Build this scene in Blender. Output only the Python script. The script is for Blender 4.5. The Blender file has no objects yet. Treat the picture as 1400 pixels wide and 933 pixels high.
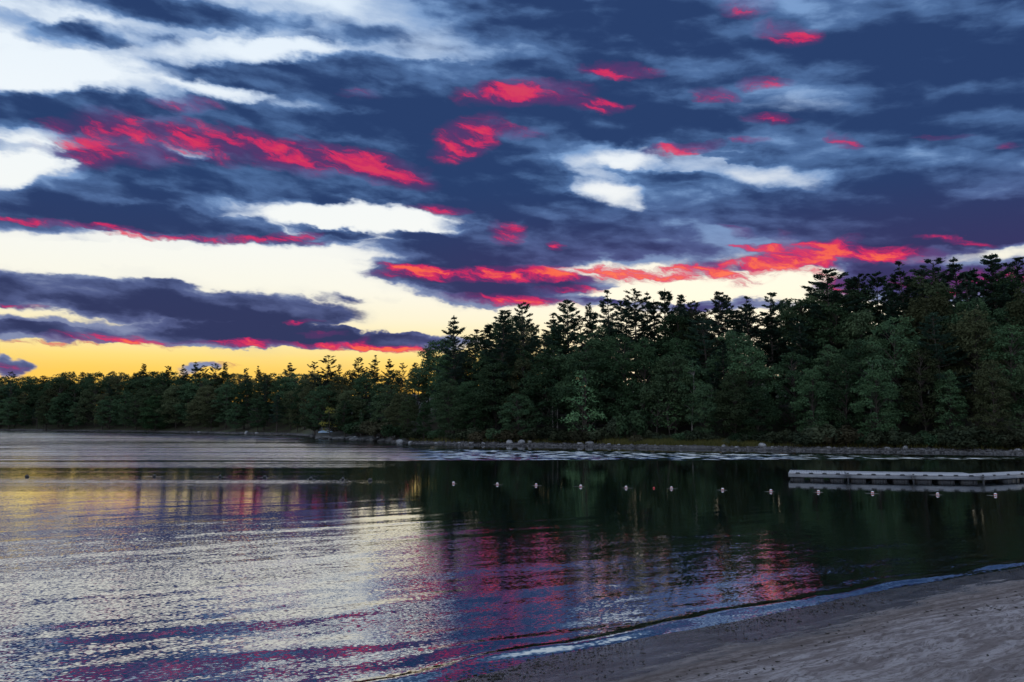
import bpy, math
import numpy as np
from mathutils import Vector, Matrix

SC = bpy.context.scene
COL = SC.collection

# ------------------------------------------------------------------ camera
F = 1120.0            # focal length in photo pixels (1400 wide)
CAMH = 3.4
HOR = 576.5           # photo row of the true horizon
PITCH = math.atan((HOR - 466.5) / F)
cam_d = bpy.data.cameras.new('camera')
cam_d.sensor_width = 36.0
cam_d.lens = 36.0 * F / 1400.0
cam_d.clip_start = 0.1
cam_d.clip_end = 20000
cam = bpy.data.objects.new('camera', cam_d)
COL.objects.link(cam)
cam.location = (0, 0, CAMH)
cam.rotation_euler = (math.pi / 2 + PITCH, 0, 0)
SC.camera = cam

def ray(px, py):
    cx, cy = (px - 700.0) / F, (466.5 - py) / F
    c, s = math.cos(PITCH), math.sin(PITCH)
    return Vector((cx, c - cy * s, s + cy * c))

def at_z(px, py, z=0.0):
    r = ray(px, py)
    t = (z - CAMH) / r.z
    return Vector((r.x * t, r.y * t, z))

def at_y(px, py, y):
    r = ray(px, py)
    t = y / r.y
    return Vector((r.x * t, y, CAMH + r.z * t))

# ------------------------------------------------------------------ colour helpers
def lin(r, g, b):
    def f(c):
        c /= 255.0
        return c / 12.92 if c <= 0.04045 else ((c + 0.055) / 1.055) ** 2.4
    return (f(r), f(g), f(b), 1.0)

# ------------------------------------------------------------------ node helper
class NT:
    def __init__(self, tree):
        self.t = tree
        self.n = tree.nodes
        self.l = tree.links
    def put(self, sock, v):
        if v is None:
            return
        if isinstance(v, bpy.types.NodeSocket):
            self.l.new(v, sock)
        else:
            sock.default_value = v
    def m(self, op, a, b=None, c=None, clamp=False):
        n = self.n.new('ShaderNodeMath'); n.operation = op; n.use_clamp = clamp
        for i, v in enumerate((a, b, c)):
            self.put(n.inputs[i], v)
        return n.outputs[0]
    def v(self, op, a, b=None, scale=None):
        n = self.n.new('ShaderNodeVectorMath'); n.operation = op
        self.put(n.inputs[0], a)
        if b is not None:
            self.put(n.inputs[1], b)
        if scale is not None:
            self.put(n.inputs['Scale'], scale)
        return n.outputs['Value'] if op in ('DOT_PRODUCT', 'LENGTH') else n.outputs[0]
    def v3(self, op, a, b, c):
        n = self.n.new('ShaderNodeVectorMath'); n.operation = op
        for i, x in enumerate((a, b, c)):
            self.put(n.inputs[i], x)
        return n.outputs[0]
    def xyz(self, x, y, z):
        n = self.n.new('ShaderNodeCombineXYZ')
        for i, v in enumerate((x, y, z)):
            self.put(n.inputs[i], v)
        return n.outputs[0]
    def sep(self, v):
        n = self.n.new('ShaderNodeSeparateXYZ'); self.put(n.inputs[0], v)
        return n.outputs
    def ss(self, x, lo, hi, a=0.0, b=1.0):
        n = self.n.new('ShaderNodeMapRange'); n.interpolation_type = 'SMOOTHSTEP'
        self.put(n.inputs[0], x)
        for i, v in enumerate((lo, hi, a, b)):
            self.put(n.inputs[i + 1], v)
        return n.outputs[0]
    def lerp(self, x, lo, hi, a=0.0, b=1.0):
        n = self.n.new('ShaderNodeMapRange'); n.clamp = True
        self.put(n.inputs[0], x)
        for i, v in enumerate((lo, hi, a, b)):
            self.put(n.inputs[i + 1], v)
        return n.outputs[0]
    def noise(self, vec, scale, detail=4, rough=0.55, dist=0.0, color=False, dim='3D'):
        n = self.n.new('ShaderNodeTexNoise'); n.noise_dimensions = dim
        self.put(n.inputs['Vector'], vec)
        n.inputs['Scale'].default_value = scale
        n.inputs['Detail'].default_value = detail
        n.inputs['Roughness'].default_value = rough
        n.inputs['Distortion'].default_value = dist
        return n.outputs['Color'] if color else n.outputs['Fac']
    def mix(self, fac, a, b, blend='MIX'):
        n = self.n.new('ShaderNodeMix'); n.data_type = 'RGBA'; n.blend_type = blend
        self.put(n.inputs[0], fac); self.put(n.inputs[6], a); self.put(n.inputs[7], b)
        return n.outputs[2]
    def map(self, vec, loc=(0, 0, 0), rot=(0, 0, 0), scale=(1, 1, 1), kind='TEXTURE'):
        n = self.n.new('ShaderNodeMapping'); n.vector_type = kind
        self.put(n.inputs[0], vec)
        n.inputs['Location'].default_value = loc
        n.inputs['Rotation'].default_value = rot
        n.inputs['Scale'].default_value = scale
        return n.outputs[0]
    def ramp(self, fac, stops, interp='LINEAR'):
        n = self.n.new('ShaderNodeValToRGB')
        self.put(n.inputs[0], fac)
        cr = n.color_ramp; cr.interpolation = interp
        while len(cr.elements) < len(stops):
            cr.elements.new(0.5)
        for e, (p, c) in zip(cr.elements, stops):
            e.position = p; e.color = c
        return n.outputs[0]

# ------------------------------------------------------------------ world: dusk sky
SUN_AZ = math.atan((960 - 700) / F)     # the glow behind the wood
SUN_EL = math.radians(1.0)

def build_world():
    w = bpy.data.worlds.new('World'); SC.world = w; w.use_nodes = True
    w.node_tree.nodes.clear()
    k = NT(w.node_tree)
    tc = k.n.new('ShaderNodeTexCoord')
    d = k.v('NORMALIZE', tc.outputs['Generated'])
    s = k.sep(d)
    az = k.m('ARCTAN2', s[0], s[1])
    el = k.m('ARCSINE', s[2])
    # sky angles in units of 1/1120 rad
    U = k.m('MULTIPLY', az, F)
    V = k.m('MULTIPLY', k.m('ABSOLUTE', el), F)
    P = k.xyz(U, V, 0.0)
    # domain warps
    big = k.map(P, scale=(260, 120, 1), rot=(0, 0, math.radians(-4)))
    fin = k.map(P, scale=(70, 34, 1), rot=(0, 0, math.radians(-4)))
    nb = k.noise(big, 1.0, 3, 0.5, color=True, dim='2D')
    nf = k.noise(fin, 1.0, 4, 0.6, color=True, dim='2D')
    wob = k.v('MULTIPLY', k.v('SUBTRACT', nb, (0.5, 0.5, 0.5)), (90, 34, 0))
    wof = k.v('MULTIPLY', k.v('SUBTRACT', nf, (0.5, 0.5, 0.5)), (64, 30, 0))
    W = k.v('ADD', P, k.v('ADD', wob, wof))

    def uv(px, py):
        r = ray(px, py).normalized()
        return math.atan2(r.x, r.y) * F, math.asin(r.z) * F

    def field(blobs, start, vec):
        # soft ellipses (photo-pixel sizes turned into sky angles), three at a time in one vector, summed
        acc = start
        sv = k.sep(vec)
        rows = []
        for cx, cy, rx, ry, ang, amp in blobs:
            a = math.radians(ang)
            u0, v0 = uv(cx, cy)
            u1, v1 = uv(cx + 40 * math.cos(a), cy + 40 * math.sin(a))
            u2, v2 = uv(cx - 40 * math.sin(a), cy + 40 * math.cos(a))
            k1 = math.hypot(u1 - u0, v1 - v0) / 40
            k2 = math.hypot(u2 - u0, v2 - v0) / 40
            rot = math.atan2(v1 - v0, u1 - u0)
            c, sn = math.cos(rot), math.sin(rot)
            ix, iy = 1.0 / (rx * k1), 1.0 / (ry * k2)
            rows.append((c * ix, sn * ix, -(u0 * c + v0 * sn) * ix, -sn * iy, c * iy, -(v0 * c - u0 * sn) * iy, amp))
        while len(rows) % 3:
            rows.append((1, 0, 1e5, 0, 1, 1e5, 0))
        for i in range(0, len(rows), 3):
            A, B, Cc, D, E, G, amp = zip(*rows[i:i + 3])
            uu = k.m('MULTIPLY_ADD', acc, 1e-7, sv[0])     # keeps the nodes in sequence
            vv = k.m('MULTIPLY_ADD', acc, 1e-7, sv[1])
            qx = k.v3('MULTIPLY_ADD', uu, A, k.v3('MULTIPLY_ADD', vv, B, Cc))
            qy = k.v3('MULTIPLY_ADD', uu, D, k.v3('MULTIPLY_ADD', vv, E, G))
            r2 = k.v3('MULTIPLY_ADD', qx, qx, k.v('MULTIPLY', qy, qy))
            g = k.v('MAXIMUM', k.v('SUBTRACT', (1, 1, 1), r2), (0, 0, 0))
            acc = k.m('ADD', acc, k.v('DOT_PRODUCT', g, amp))
        return acc

    clouds = [
        # low bands, left
        (90, 403, 520, 34, 5.4, 1.8), (330, 462, 430, 18, 2.5, 1.8), (-40, 456, 260, 17, 1.5, 1.6), (330, 440, 150, 16, 4, .7),
        (555, 468, 60, 20, 4, .5),
        # left middle cloud
        (60, 280, 270, 42, 4, 1.4), (300, 312, 200, 27, 4, 1.6), (120, 250, 100, 24, 0, .7), (270, 268, 170, 34, 6, 1.0),
        # long cloud with the red patches
        (300, 198, 440, 68, 6, 1.45), (40, 150, 230, 32, 2, 1.3), (400, 248, 300, 34, 5, 1.1), (200, 228, 120, 24, 6, .8), (70, 211, 130, 10, 6, .9), (170, 248, 150, 20, 10, .6), (560, 250, 230, 48, 6, 1.0),
        # upper left
        (240, 6, 230, 36, 3, 1.1), (110, 55, 75, 27, 0, 1.0), (430, 105, 340, 46, 5, 1.9), (480, 162, 280, 34, 6, .9), (30, 35, 90, 18, 10, .8), (30, 70, 60, 12, 0, .5), (330, 30, 260, 30, 4, .8),
        # the great deck, upper right
        (960, 70, 640, 210, 3, 1.7), (1330, 110, 560, 300, 0, 1.5), (720, 190, 300, 110, 4, 1.1),
        (1080, 300, 560, 92, 1, 1.4), (640, 340, 250, 40, 1, 1.5), (760, 325, 200, 45, 0, .7), (680, 393, 215, 30, 3, 1.6), (600, 376, 150, 24, 4, 1.0), (1330, 380, 300, 46, -2, 1.2),
        (960, 418, 260, 15, 0, 1.1), (460, 410, 46, 9, 5, .75), (520, 412, 18, 7, 5, .6), (1700, 200, 400, 400, 0, .8),
        (450, 312, 70, 9, 10, 1.0), (555, 318, 70, 10, 4, 1.0), (600, 300, 60, 8, 3, .7), (895, 238, 90, 9, 6, .6), (1010, 215, 70, 7, 8, .5), (270, 502, 46, 8, -3, 1.0), (0, 508, 34, 14, 8, 1.0),
        # gaps of clear sky
        (330, 70, 160, 24, -4, -1.35), (300, 130, 90, 14, 6, -1.0), (35, 215, 90, 38, -10, -.8), (505, 306, 150, 32, 5, -1.15), (235, 208, 34, 10, 5, -1.1),
        (820, 212, 74, 32, 10, -1.25), (965, 226, 185, 36, 8, -1.4), (1090, 248, 110, 26, 3, -.7), (1235, 222, 150, 32, -2, -1.05), (822, 262, 60, 30, 20, -1.1),
        (1325, 268, 80, 22, 0, -1.0), (1340, 345, 140, 22, -4, -1.7), (990, 388, 210, 20, -5, -2.2), (1310, 112, 150, 30, 0, -.9), (1200, 20, 260, 60, 4, -.35), (980, 30, 120, 40, 20, -.35), (60, 98, 150, 42, -8, -.8),
        (500, 345, 110, 16, 4, -.7), (860, 300, 120, 12, 4, -.35), (620, 440, 120, 22, 0, -1.0), (820, 402, 70, 10, -4, -.8), (150, 350, 420, 16, 3, -1.2),
    ]
    reds = [
        (175, 190, 100, 42, 12, .9), (105, 212, 70, 24, 8, .75), (275, 195, 70, 26, 25, .9), (260, 147, 60, 14, 4, .6), (70, 172, 26, 16, 0, .6),
        (400, 216, 100, 26, 12, .95), (520, 232, 100, 26, 14, 1.1), (345, 190, 60, 16, 10, .7), (450, 205, 70, 12, 14, .6),
        (640, 190, 60, 34, -25, 1.0), (715, 128, 110, 22, -2, 1.1), (845, 97, 70, 13, 4, .9), (815, 145, 60, 13, 0, .8), (700, 178, 60, 10, 4, .6),
        (980, 130, 44, 13, 4, .85), (1040, 113, 44, 10, 0, .8), (1055, 163, 44, 8, 4, .7), (925, 203, 64, 12, -6, .95), (1020, 193, 40, 7, 2, .8),
        (1075, 45, 54, 22, 6, .75), (1015, 10, 50, 16, 0, .5), (1155, 190, 26, 13, 40, .65), (500, 130, 40, 10, 5, .35), (1300, 187, 60, 5, -3, .4), (1390, 200, 26, 8, 0, .5),
        (600, 285, 60, 8, 2, .9), (692, 318, 32, 22, 0, .95), (762, 336, 12, 8, 0, .9), (1010, 318, 40, 6, 10, .5), (1300, 328, 70, 6, 4, .7),
        (720, 375, 270, 14, -1, 1.5), (930, 371, 180, 14, -5, 1.5), (1065, 355, 120, 17, -14, 1.5), (1165, 346, 160, 15, 2, 1.5), (1120, 366, 80, 26, 40, .9), (1060, 372, 90, 12, -20, .6),
        (700, 412, 110, 9, 4, 1.0), (575, 366, 80, 7, 4, .8), (780, 396, 60, 7, 0, .6), (1050, 338, 70, 6, 0, .8), (1330, 385, 140, 24, 0, .75),
        (90, 306, 150, 6, 5, 1.0), (300, 328, 170, 7, 2, 1.05), (400, 324, 50, 8, -8, .9), (180, 322, 50, 7, 8, .8),
        (130, 463, 100, 11, 2, .85), (60, 469, 90, 4, 1, .8), (410, 473, 200, 7, 2, 1.05), (560, 481, 60, 5, 2, 1.1), (440, 458, 40, 5, 5, .6), (500, 470, 20, 12, -40, .8),
        (10, 419, 50, 4, 3, .7), (0, 506, 40, 8, 10, .5), (310, 499, 30, 4, 0, .6), (420, 440, 26, 4, 0, .6), (210, 470, 60, 8, 4, .6),
    ]
    tilt = math.radians(-5)
    pn = k.map(k.v('ADD', P, k.v('SCALE', wof, scale=0.35)), scale=(215, 66, 1), rot=(0, 0, tilt))
    n1 = k.noise(pn, 1.0, 9, 0.54, 0.0, dim='2D')
    n1u = k.noise(k.v('ADD', pn, (0.05, 0.17, 0)), 1.0, 5, 0.5, 0.0, dim='2D')      # the same field a little higher up, for relief
    n2 = k.noise(k.map(k.v('ADD', P, (900, 300, 0)), scale=(330, 62, 1), rot=(0, 0, math.radians(-4))), 1.0, 6, 0.45, 0.0, dim='2D')
    n3 = k.noise(k.map(k.v('ADD', P, k.v('SCALE', wof, scale=0.8)), scale=(74, 17, 1), rot=(0, 0, math.radians(-14))), 1.0, 7, 0.62, 0.0, dim='2D')
    n4 = k.noise(k.map(P, scale=(900, 420, 1)), 1.0, 2, 0.5, dim='2D')
    # broken cloud everywhere else; clear strip over the horizon
    away = k.ss(k.m('ABSOLUTE', k.m('SUBTRACT', U, 0.0)), 760, 1150)
    high = k.ss(V, 640, 900)
    rest = k.m('MAXIMUM', away, high)
    start = k.m('ADD', -0.42, k.m('MULTIPLY', rest, k.lerp(n4, 0.3, 0.7, -0.3, 1.0)))
    C = field(clouds, start, W)
    C = k.m('MINIMUM', C, 1.15)
    n5 = k.noise(k.map(k.v('ADD', P, (50, 700, 0)), scale=(480, 100, 1), rot=(0, 0, math.radians(-3))), 1.0, 3, 0.5, 0.0, dim='2D')
    dens = k.m('ADD', C, k.m('MULTIPLY', k.m('SUBTRACT', n1, 0.5), 2.1))
    soft = k.ss(V, 150, 380)
    alpha = k.ss(dens, k.lerp(soft, 0, 1, -0.14, -0.26), k.lerp(soft, 0, 1, 0.32, 0.74))
    veil = k.m('MULTIPLY', k.ss(dens, -0.62, 0.25), k.lerp(soft, 0, 1, 0.12, 0.36))
    relief = k.m('SUBTRACT', n1, n1u)
    thick = k.m('ADD', dens, k.m('MULTIPLY', k.m('SUBTRACT', n2, 0.5), 1.2))
    thick = k.m('MULTIPLY_ADD', k.m('SUBTRACT', n5, 0.53), 2.0, thick)
    thick = k.ss(k.m('ADD', thick, k.m('MULTIPLY', relief, 2.4)), -0.25, k.lerp(soft, 0, 1, 1.5, 1.7))
    # clear sky colour by elevation
    x = k.m('DIVIDE', V, 1760.0)
    sky = k.ramp(x, [(0.0, lin(255, 188, 62)), (0.037, lin(255, 208, 92)), (0.047, lin(254, 222, 126)), (0.058, lin(252, 233, 168)),
                     (0.078, lin(250, 242, 212)), (0.10, lin(249, 247, 233)), (0.135, lin(246, 248, 244)), (0.21, lin(240, 247, 252)), (0.32, lin(222, 237, 252)),
                     (0.55, lin(208, 226, 250)), (1.0, lin(186, 210, 244))])
    hot = k.m('MULTIPLY', k.ss(U, -60, 200), k.ss(V, 330, 120))
    sky = k.mix(k.m('MULTIPLY', hot, 0.8), sky, lin(255, 250, 226))
    back = k.ss(s[1], 0.35, -0.5)
    sky = k.mix(k.m('MULTIPLY', back, 0.85), sky, lin(212, 224, 244))
    nish = k.n.new('ShaderNodeTexSky'); nish.sky_type = 'NISHITA'; nish.sun_disc = False
    nish.sun_elevation = SUN_EL; nish.sun_rotation = SUN_AZ
    sky = k.mix(0.012, sky, nish.outputs[0], 'ADD')
    # cloud colour
    low = k.ss(V, 330, 120)
    warm = k.m('MULTIPLY', low, k.ss(U, -250, 100))
    dark = k.mix(low, lin(40, 64, 108), lin(50, 58, 96)); dark = k.mix(warm, dark, lin(58, 52, 98))
    mid = k.mix(low, lin(78, 110, 158), lin(84, 94, 138)); mid = k.mix(warm, mid, lin(80, 76, 128))
    lite = k.mix(low, lin(122, 157, 204), lin(132, 142, 176))
    cc = k.mix(k.ss(thick, 0.0, 0.45), lite, mid)
    cc = k.mix(k.ss(thick, 0.35, 0.95), cc, dark)
    R = field(reds, 0.0, k.v('ADD', P, k.v('ADD', k.v('SCALE', wob, scale=0.3), k.v('SCALE', wof, scale=0.75))))
    R = k.m('MINIMUM', R, 1.45)
    cc = k.mix(k.m('MULTIPLY', k.ss(R, 0.0, 0.8), 0.45), cc, lin(110, 50, 112))          # dusky glow round the lit patches
    col = k.mix(veil, sky, lite)
    col = k.mix(alpha, col, cc)
    # sunset-lit undersides: filaments with cloud showing between them
    r = k.m('ADD', k.m('MULTIPLY', R, 0.95), k.m('MULTIPLY', k.m('SUBTRACT', n3, 0.56), k.lerp(R, 0.0, 0.5, 0.0, 4.3)))
    ra = k.m('MULTIPLY', k.ss(r, -0.05, 1.25), k.lerp(V, 200, 330, 1.0, 0.88))
    rc = k.mix(k.ss(r, 0.30, 0.95), lin(146, 40, 104), lin(222, 44, 98))
    rc = k.mix(k.m('MULTIPLY', k.ss(r, 0.90, 1.55), k.lerp(V, 200, 300, 1.0, 0.22)), rc, lin(255, 108, 74))
    col = k.mix(k.m('MULTIPLY', ra, 0.95), col, rc)
    bg = k.n.new('ShaderNodeBackground')
    k.put(bg.inputs[0], col)
    bg.inputs[1].default_value = 1.0
    out = k.n.new('ShaderNodeOutputWorld')
    k.l.new(bg.outputs[0], out.inputs[0])
    w.cycles.sampling_method = 'NONE'

build_world()

sun_d = bpy.data.lights.new('sun', 'SUN'); sun_d.energy = 0.3; sun_d.angle = math.radians(0.6); sun_d.color = (1.0, 0.55, 0.32)
sun = bpy.data.objects.new('sun', sun_d); COL.objects.link(sun)
sd = Vector((math.sin(SUN_AZ) * math.cos(SUN_EL), math.cos(SUN_AZ) * math.cos(SUN_EL), math.sin(SUN_EL)))
sun.rotation_euler = sd.to_track_quat('Z', 'Y').to_euler()
SC.cycles.max_bounces = 5
SC.cycles.diffuse_bounces = 2
SC.cycles.glossy_bounces = 3
SC.cycles.adaptive_min_samples = 16
SC.view_settings.view_transform = 'Standard'
SC.view_settings.look = 'None'
SC.view_settings.exposure = 0.0
SC.view_settings.gamma = 1.0

# ================================================================== helpers for meshes and objects
RNG = np.random.default_rng(7)

def np_mesh(name, verts, faces, smooth=False, mat_idx=None):
    """verts (n,3); faces: list of (m,k) int arrays (k = 3 or 4)"""
    me = bpy.data.meshes.new(name)
    verts = np.asarray(verts, dtype=np.float32)
    me.vertices.add(len(verts)); me.vertices.foreach_set('co', verts.ravel())
    faces = [np.asarray(f, dtype=np.int32) for f in faces if len(f)]
    loops = np.concatenate([f.ravel() for f in faces])
    tot = np.concatenate([np.full(len(f), f.shape[1], dtype=np.int32) for f in faces])
    start = np.concatenate([[0], np.cumsum(tot)[:-1]]).astype(np.int32)
    me.loops.add(len(loops)); me.loops.foreach_set('vertex_index', loops)
    me.polygons.add(len(tot)); me.polygons.foreach_set('loop_start', start)
    me.polygons.foreach_set('loop_total', tot)
    if smooth:
        me.polygons.foreach_set('use_smooth', np.ones(len(tot), dtype=bool))
    if mat_idx is not None:
        me.polygons.foreach_set('material_index', np.asarray(mat_idx, dtype=np.int32))
    me.update(calc_edges=True)
    me.validate()
    return me

class MB:
    """collects tubes, boxes and loose faces into one mesh"""
    def __init__(self):
        self.v = []; self.t = []; self.q = []; self.n = 0
    def add(self, verts, tris=(), quads=()):
        o = self.n
        self.v.append(np.asarray(verts, dtype=np.float32).reshape(-1, 3)); self.n += len(self.v[-1])
        if len(tris): self.t.append(np.asarray(tris, dtype=np.int32) + o)
        if len(quads): self.q.append(np.asarray(quads, dtype=np.int32) + o)
    def tube(self, pts, radii, sides=6):
        pts = np.asarray(pts, float); m = len(pts)
        d = np.gradient(pts, axis=0); d /= np.linalg.norm(d, axis=1)[:, None] + 1e-9
        ref = np.array([0.31, 0.95, 0.05]) if abs(d[0][2]) > 0.8 else np.array([0, 0, 1.0])
        a = np.cross(d, ref); a /= np.linalg.norm(a, axis=1)[:, None] + 1e-9
        b = np.cross(d, a)
        th = np.linspace(0, 2 * np.pi, sides, endpoint=False)
        ring = (np.cos(th)[None, :, None] * a[:, None, :] + np.sin(th)[None, :, None] * b[:, None, :]) * np.asarray(radii)[:, None, None]
        v = (pts[:, None, :] + ring).reshape(-1, 3)
        i = np.arange(m - 1)[:, None] * sides; j = np.arange(sides)[None, :]; j2 = (j + 1) % sides
        q = np.stack([i + j, i + j2, i + sides + j2, i + sides + j], -1).reshape(-1, 4)
        caps = []
        for base in (0, (m - 1) * sides):
            for k in range(1, sides - 1):
                caps.append((base, base + k, base + k + 1))
        self.add(v, caps, q)
    def box(self, lo, hi, M=None, bev=0.0):
        x0, y0, z0 = lo; x1, y1, z1 = hi
        v = np.array([(x0, y0, z0), (x1, y0, z0), (x1, y1, z0), (x0, y1, z0), (x0, y0, z1), (x1, y0, z1), (x1, y1, z1), (x0, y1, z1)], float)
        if M is not None:
            v = v @ np.array(M.to_3x3()).T + np.array(M.translation)
        self.add(v, (), [(0, 3, 2, 1), (4, 5, 6, 7), (0, 1, 5, 4), (1, 2, 6, 5), (2, 3, 7, 6), (3, 0, 4, 7)])
    def mesh(self, name, mat, smooth=False):
        fs = []
        if self.t: fs.append(np.concatenate(self.t))
        if self.q: fs.append(np.concatenate(self.q))
        me = np_mesh(name, np.concatenate(self.v), fs, smooth)
        me.materials.append(mat)
        return me
    def build(self, name, mat, parent=None, smooth=False):
        return link(name, self.mesh(name, mat, smooth), parent)

def link(name, data, parent=None):
    o = bpy.data.objects.new(name, data)
    COL.objects.link(o)
    if parent is not None:
        o.parent = parent
    return o

def tag(o, label=None, cat=None, group=None, kind=None):
    if label: o['label'] = label
    if cat: o['category'] = cat
    if group: o['group'] = group
    if kind: o['kind'] = kind
    return o

def vnoise(x, y, seed=0):
    """smooth value noise in numpy"""
    r = np.random.default_rng(seed).random((256, 256)).astype(np.float64)
    xi = np.floor(x).astype(int); yi = np.floor(y).astype(int)
    fx = x - xi; fy = y - yi
    fx = fx * fx * (3 - 2 * fx); fy = fy * fy * (3 - 2 * fy)
    g = lambda a, b: r[(a % 256), (b % 256)]
    return (g(xi, yi) * (1 - fx) + g(xi + 1, yi) * fx) * (1 - fy) + (g(xi, yi + 1) * (1 - fx) + g(xi + 1, yi + 1) * fx) * fy

def fbm(x, y, oct=4, seed=0, gain=0.5):
    a = 1.0; s = 0; t = 0
    for i in range(oct):
        s = s + a * (vnoise(x * 2 ** i + 17.3 * i, y * 2 ** i - 9.1 * i, seed + i) - 0.5); t += a; a *= gain
    return s / t

# ================================================================== materials
def material(name):
    m = bpy.data.materials.new(name); m.use_nodes = True
    m.node_tree.nodes.clear()
    k = NT(m.node_tree)
    p = k.n.new('ShaderNodeBsdfPrincipled')
    o = k.n.new('ShaderNodeOutputMaterial')
    k.l.new(p.outputs[0], o.inputs[0])
    return m, k, p

def simple(name, c1, c2, scale, rough=0.8, bump=0.0, bscale=None, detail=5):
    m, k, p = material(name)
    tc = k.n.new('ShaderNodeTexCoord')
    n = k.noise(tc.outputs['Object'], scale, detail, 0.6)
    k.put(p.inputs['Base Color'], k.mix(k.ss(n, 0.3, 0.7), (*c1, 1), (*c2, 1)))
    p.inputs['Roughness'].default_value = rough
    if bump:
        b = k.n.new('ShaderNodeBump'); b.inputs['Strength'].default_value = 1; b.inputs['Distance'].default_value = bump
        k.put(b.inputs['Height'], k.noise(tc.outputs['Object'], bscale or scale * 2, 6, 0.6))
        k.put(p.inputs['Normal'], b.outputs[0])
    return m

def foliage(name, a, b, c, trans=0.25):
    """leaf colour: varies from tree to tree and from clump to clump"""
    m = bpy.data.materials.new(name); m.use_nodes = True
    m.node_tree.nodes.clear(); k = NT(m.node_tree)
    tc = k.n.new('ShaderNodeTexCoord'); oi = k.n.new('ShaderNodeObjectInfo')
    n = k.noise(k.v('ADD', tc.outputs['Object'], oi.outputs['Location']), 0.55, 4, 0.65)
    col = k.mix(k.ss(n, 0.32, 0.68), (*a, 1), (*b, 1))
    col = k.mix(k.m('MULTIPLY', k.ss(oi.outputs['Random'], 0.45, 1.0), 0.75), col, (*c, 1))
    br = k.lerp(k.m('FRACT', k.m('MULTIPLY', oi.outputs['Random'], 7.31)), 0, 1, 0.5, 1.35)
    col = k.mix(1.0, col, k.xyz(br, br, br), 'MULTIPLY')
    d = k.n.new('ShaderNodeBsdfDiffuse'); t = k.n.new('ShaderNodeBsdfTranslucent')
    k.put(d.inputs[0], col); k.put(t.inputs[0], col)
    mx = k.n.new('ShaderNodeMixShader'); mx.inputs[0].default_value = trans
    k.l.new(d.outputs[0], mx.inputs[1]); k.l.new(t.outputs[0], mx.inputs[2])
    o = k.n.new('ShaderNodeOutputMaterial'); k.l.new(mx.outputs[0], o.inputs[0])
    return m

M_PINE = foliage('pine_needles', (0.036, 0.066, 0.046), (0.054, 0.094, 0.062), (0.050, 0.074, 0.060), 0.15)
M_LEAF = foliage('broad_leaves', (0.052, 0.096, 0.052), (0.082, 0.134, 0.062), (0.108, 0.102, 0.050))
M_LEAF3 = foliage('lighter_leaves', (0.066, 0.124, 0.060), (0.096, 0.162, 0.075), (0.11, 0.13, 0.06))
M_LEAF2 = foliage('fresh_leaves', (0.075, 0.15, 0.065), (0.11, 0.20, 0.085), (0.10, 0.17, 0.07))
M_YOUNG = foliage('young_tree_leaves', (0.12, 0.23, 0.11), (0.17, 0.29, 0.13), (0.15, 0.26, 0.11))
M_YELL = foliage('yellowing_leaves', (0.22, 0.21, 0.05), (0.30, 0.27, 0.06), (0.26, 0.22, 0.06))
M_SHRUB = foliage('shrub_leaves', (0.050, 0.068, 0.042), (0.085, 0.100, 0.055), (0.10, 0.075, 0.045))
M_BARK = simple('dark_bark', (0.045, 0.034, 0.027), (0.09, 0.07, 0.055), 3.0, 0.9, 0.02)
M_PALE = simple('pale_bark', (0.20, 0.18, 0.16), (0.42, 0.39, 0.36), 2.2, 0.85, 0.01)
M_ROCK = simple('grey_rock', (0.20, 0.20, 0.21), (0.42, 0.415, 0.41), 1.6, 0.85, 0.05, 4)
M_DROCK = simple('dark_rock', (0.05, 0.05, 0.052), (0.12, 0.115, 0.11), 1.6, 0.8, 0.05, 4)
M_BANK = None

def terrain_mat():
    m, k, p = material('bank_ground')
    ge = k.n.new('ShaderNodeNewGeometry')
    pos = ge.outputs['Position']; z = k.sep(pos)[2]
    n = k.noise(pos, 0.35, 6, 0.65); nf = k.noise(pos, 3.0, 6, 0.7)
    gravel = k.mix(k.ss(nf, 0.35, 0.65), (0.055, 0.05, 0.048, 1), (0.14, 0.125, 0.12, 1))
    litter = k.mix(k.ss(nf, 0.3, 0.7), (0.035, 0.028, 0.018, 1), (0.08, 0.06, 0.035, 1))
    moss = k.mix(k.ss(n, 0.4, 0.6), litter, (0.06, 0.075, 0.025, 1))
    zz = k.m('ADD', z, k.m('MULTIPLY', k.m('SUBTRACT', n, 0.5), 0.5))
    col = k.mix(k.ss(zz, 0.32, 0.6), gravel, moss)
    sx = k.sep(pos)[0]; pt = k.m('MULTIPLY', k.ss(sx, -52, -44), k.ss(sx, -14, -19))     # dark shingle of the stony point
    col = k.mix(k.m('MULTIPLY', pt, 0.85), col, k.mix(k.ss(nf, 0.35, 0.65), (0.03, 0.03, 0.032, 1), (0.075, 0.072, 0.07, 1)))
    wet = k.ss(k.m('ADD', z, k.m('MULTIPLY', k.m('SUBTRACT', nf, 0.5), 0.15)), 0.16, 0.03)
    col = k.mix(wet, col, k.mix(1.0, col, (0.3, 0.3, 0.32, 1), 'MULTIPLY'))
    k.put(p.inputs['Base Color'], col)
    p.inputs['Roughness'].default_value = 0.9
    b = k.n.new('ShaderNodeBump'); b.inputs['Distance'].default_value = 0.12
    k.put(b.inputs['Height'], nf); k.put(p.inputs['Normal'], b.outputs[0])
    return m

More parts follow.
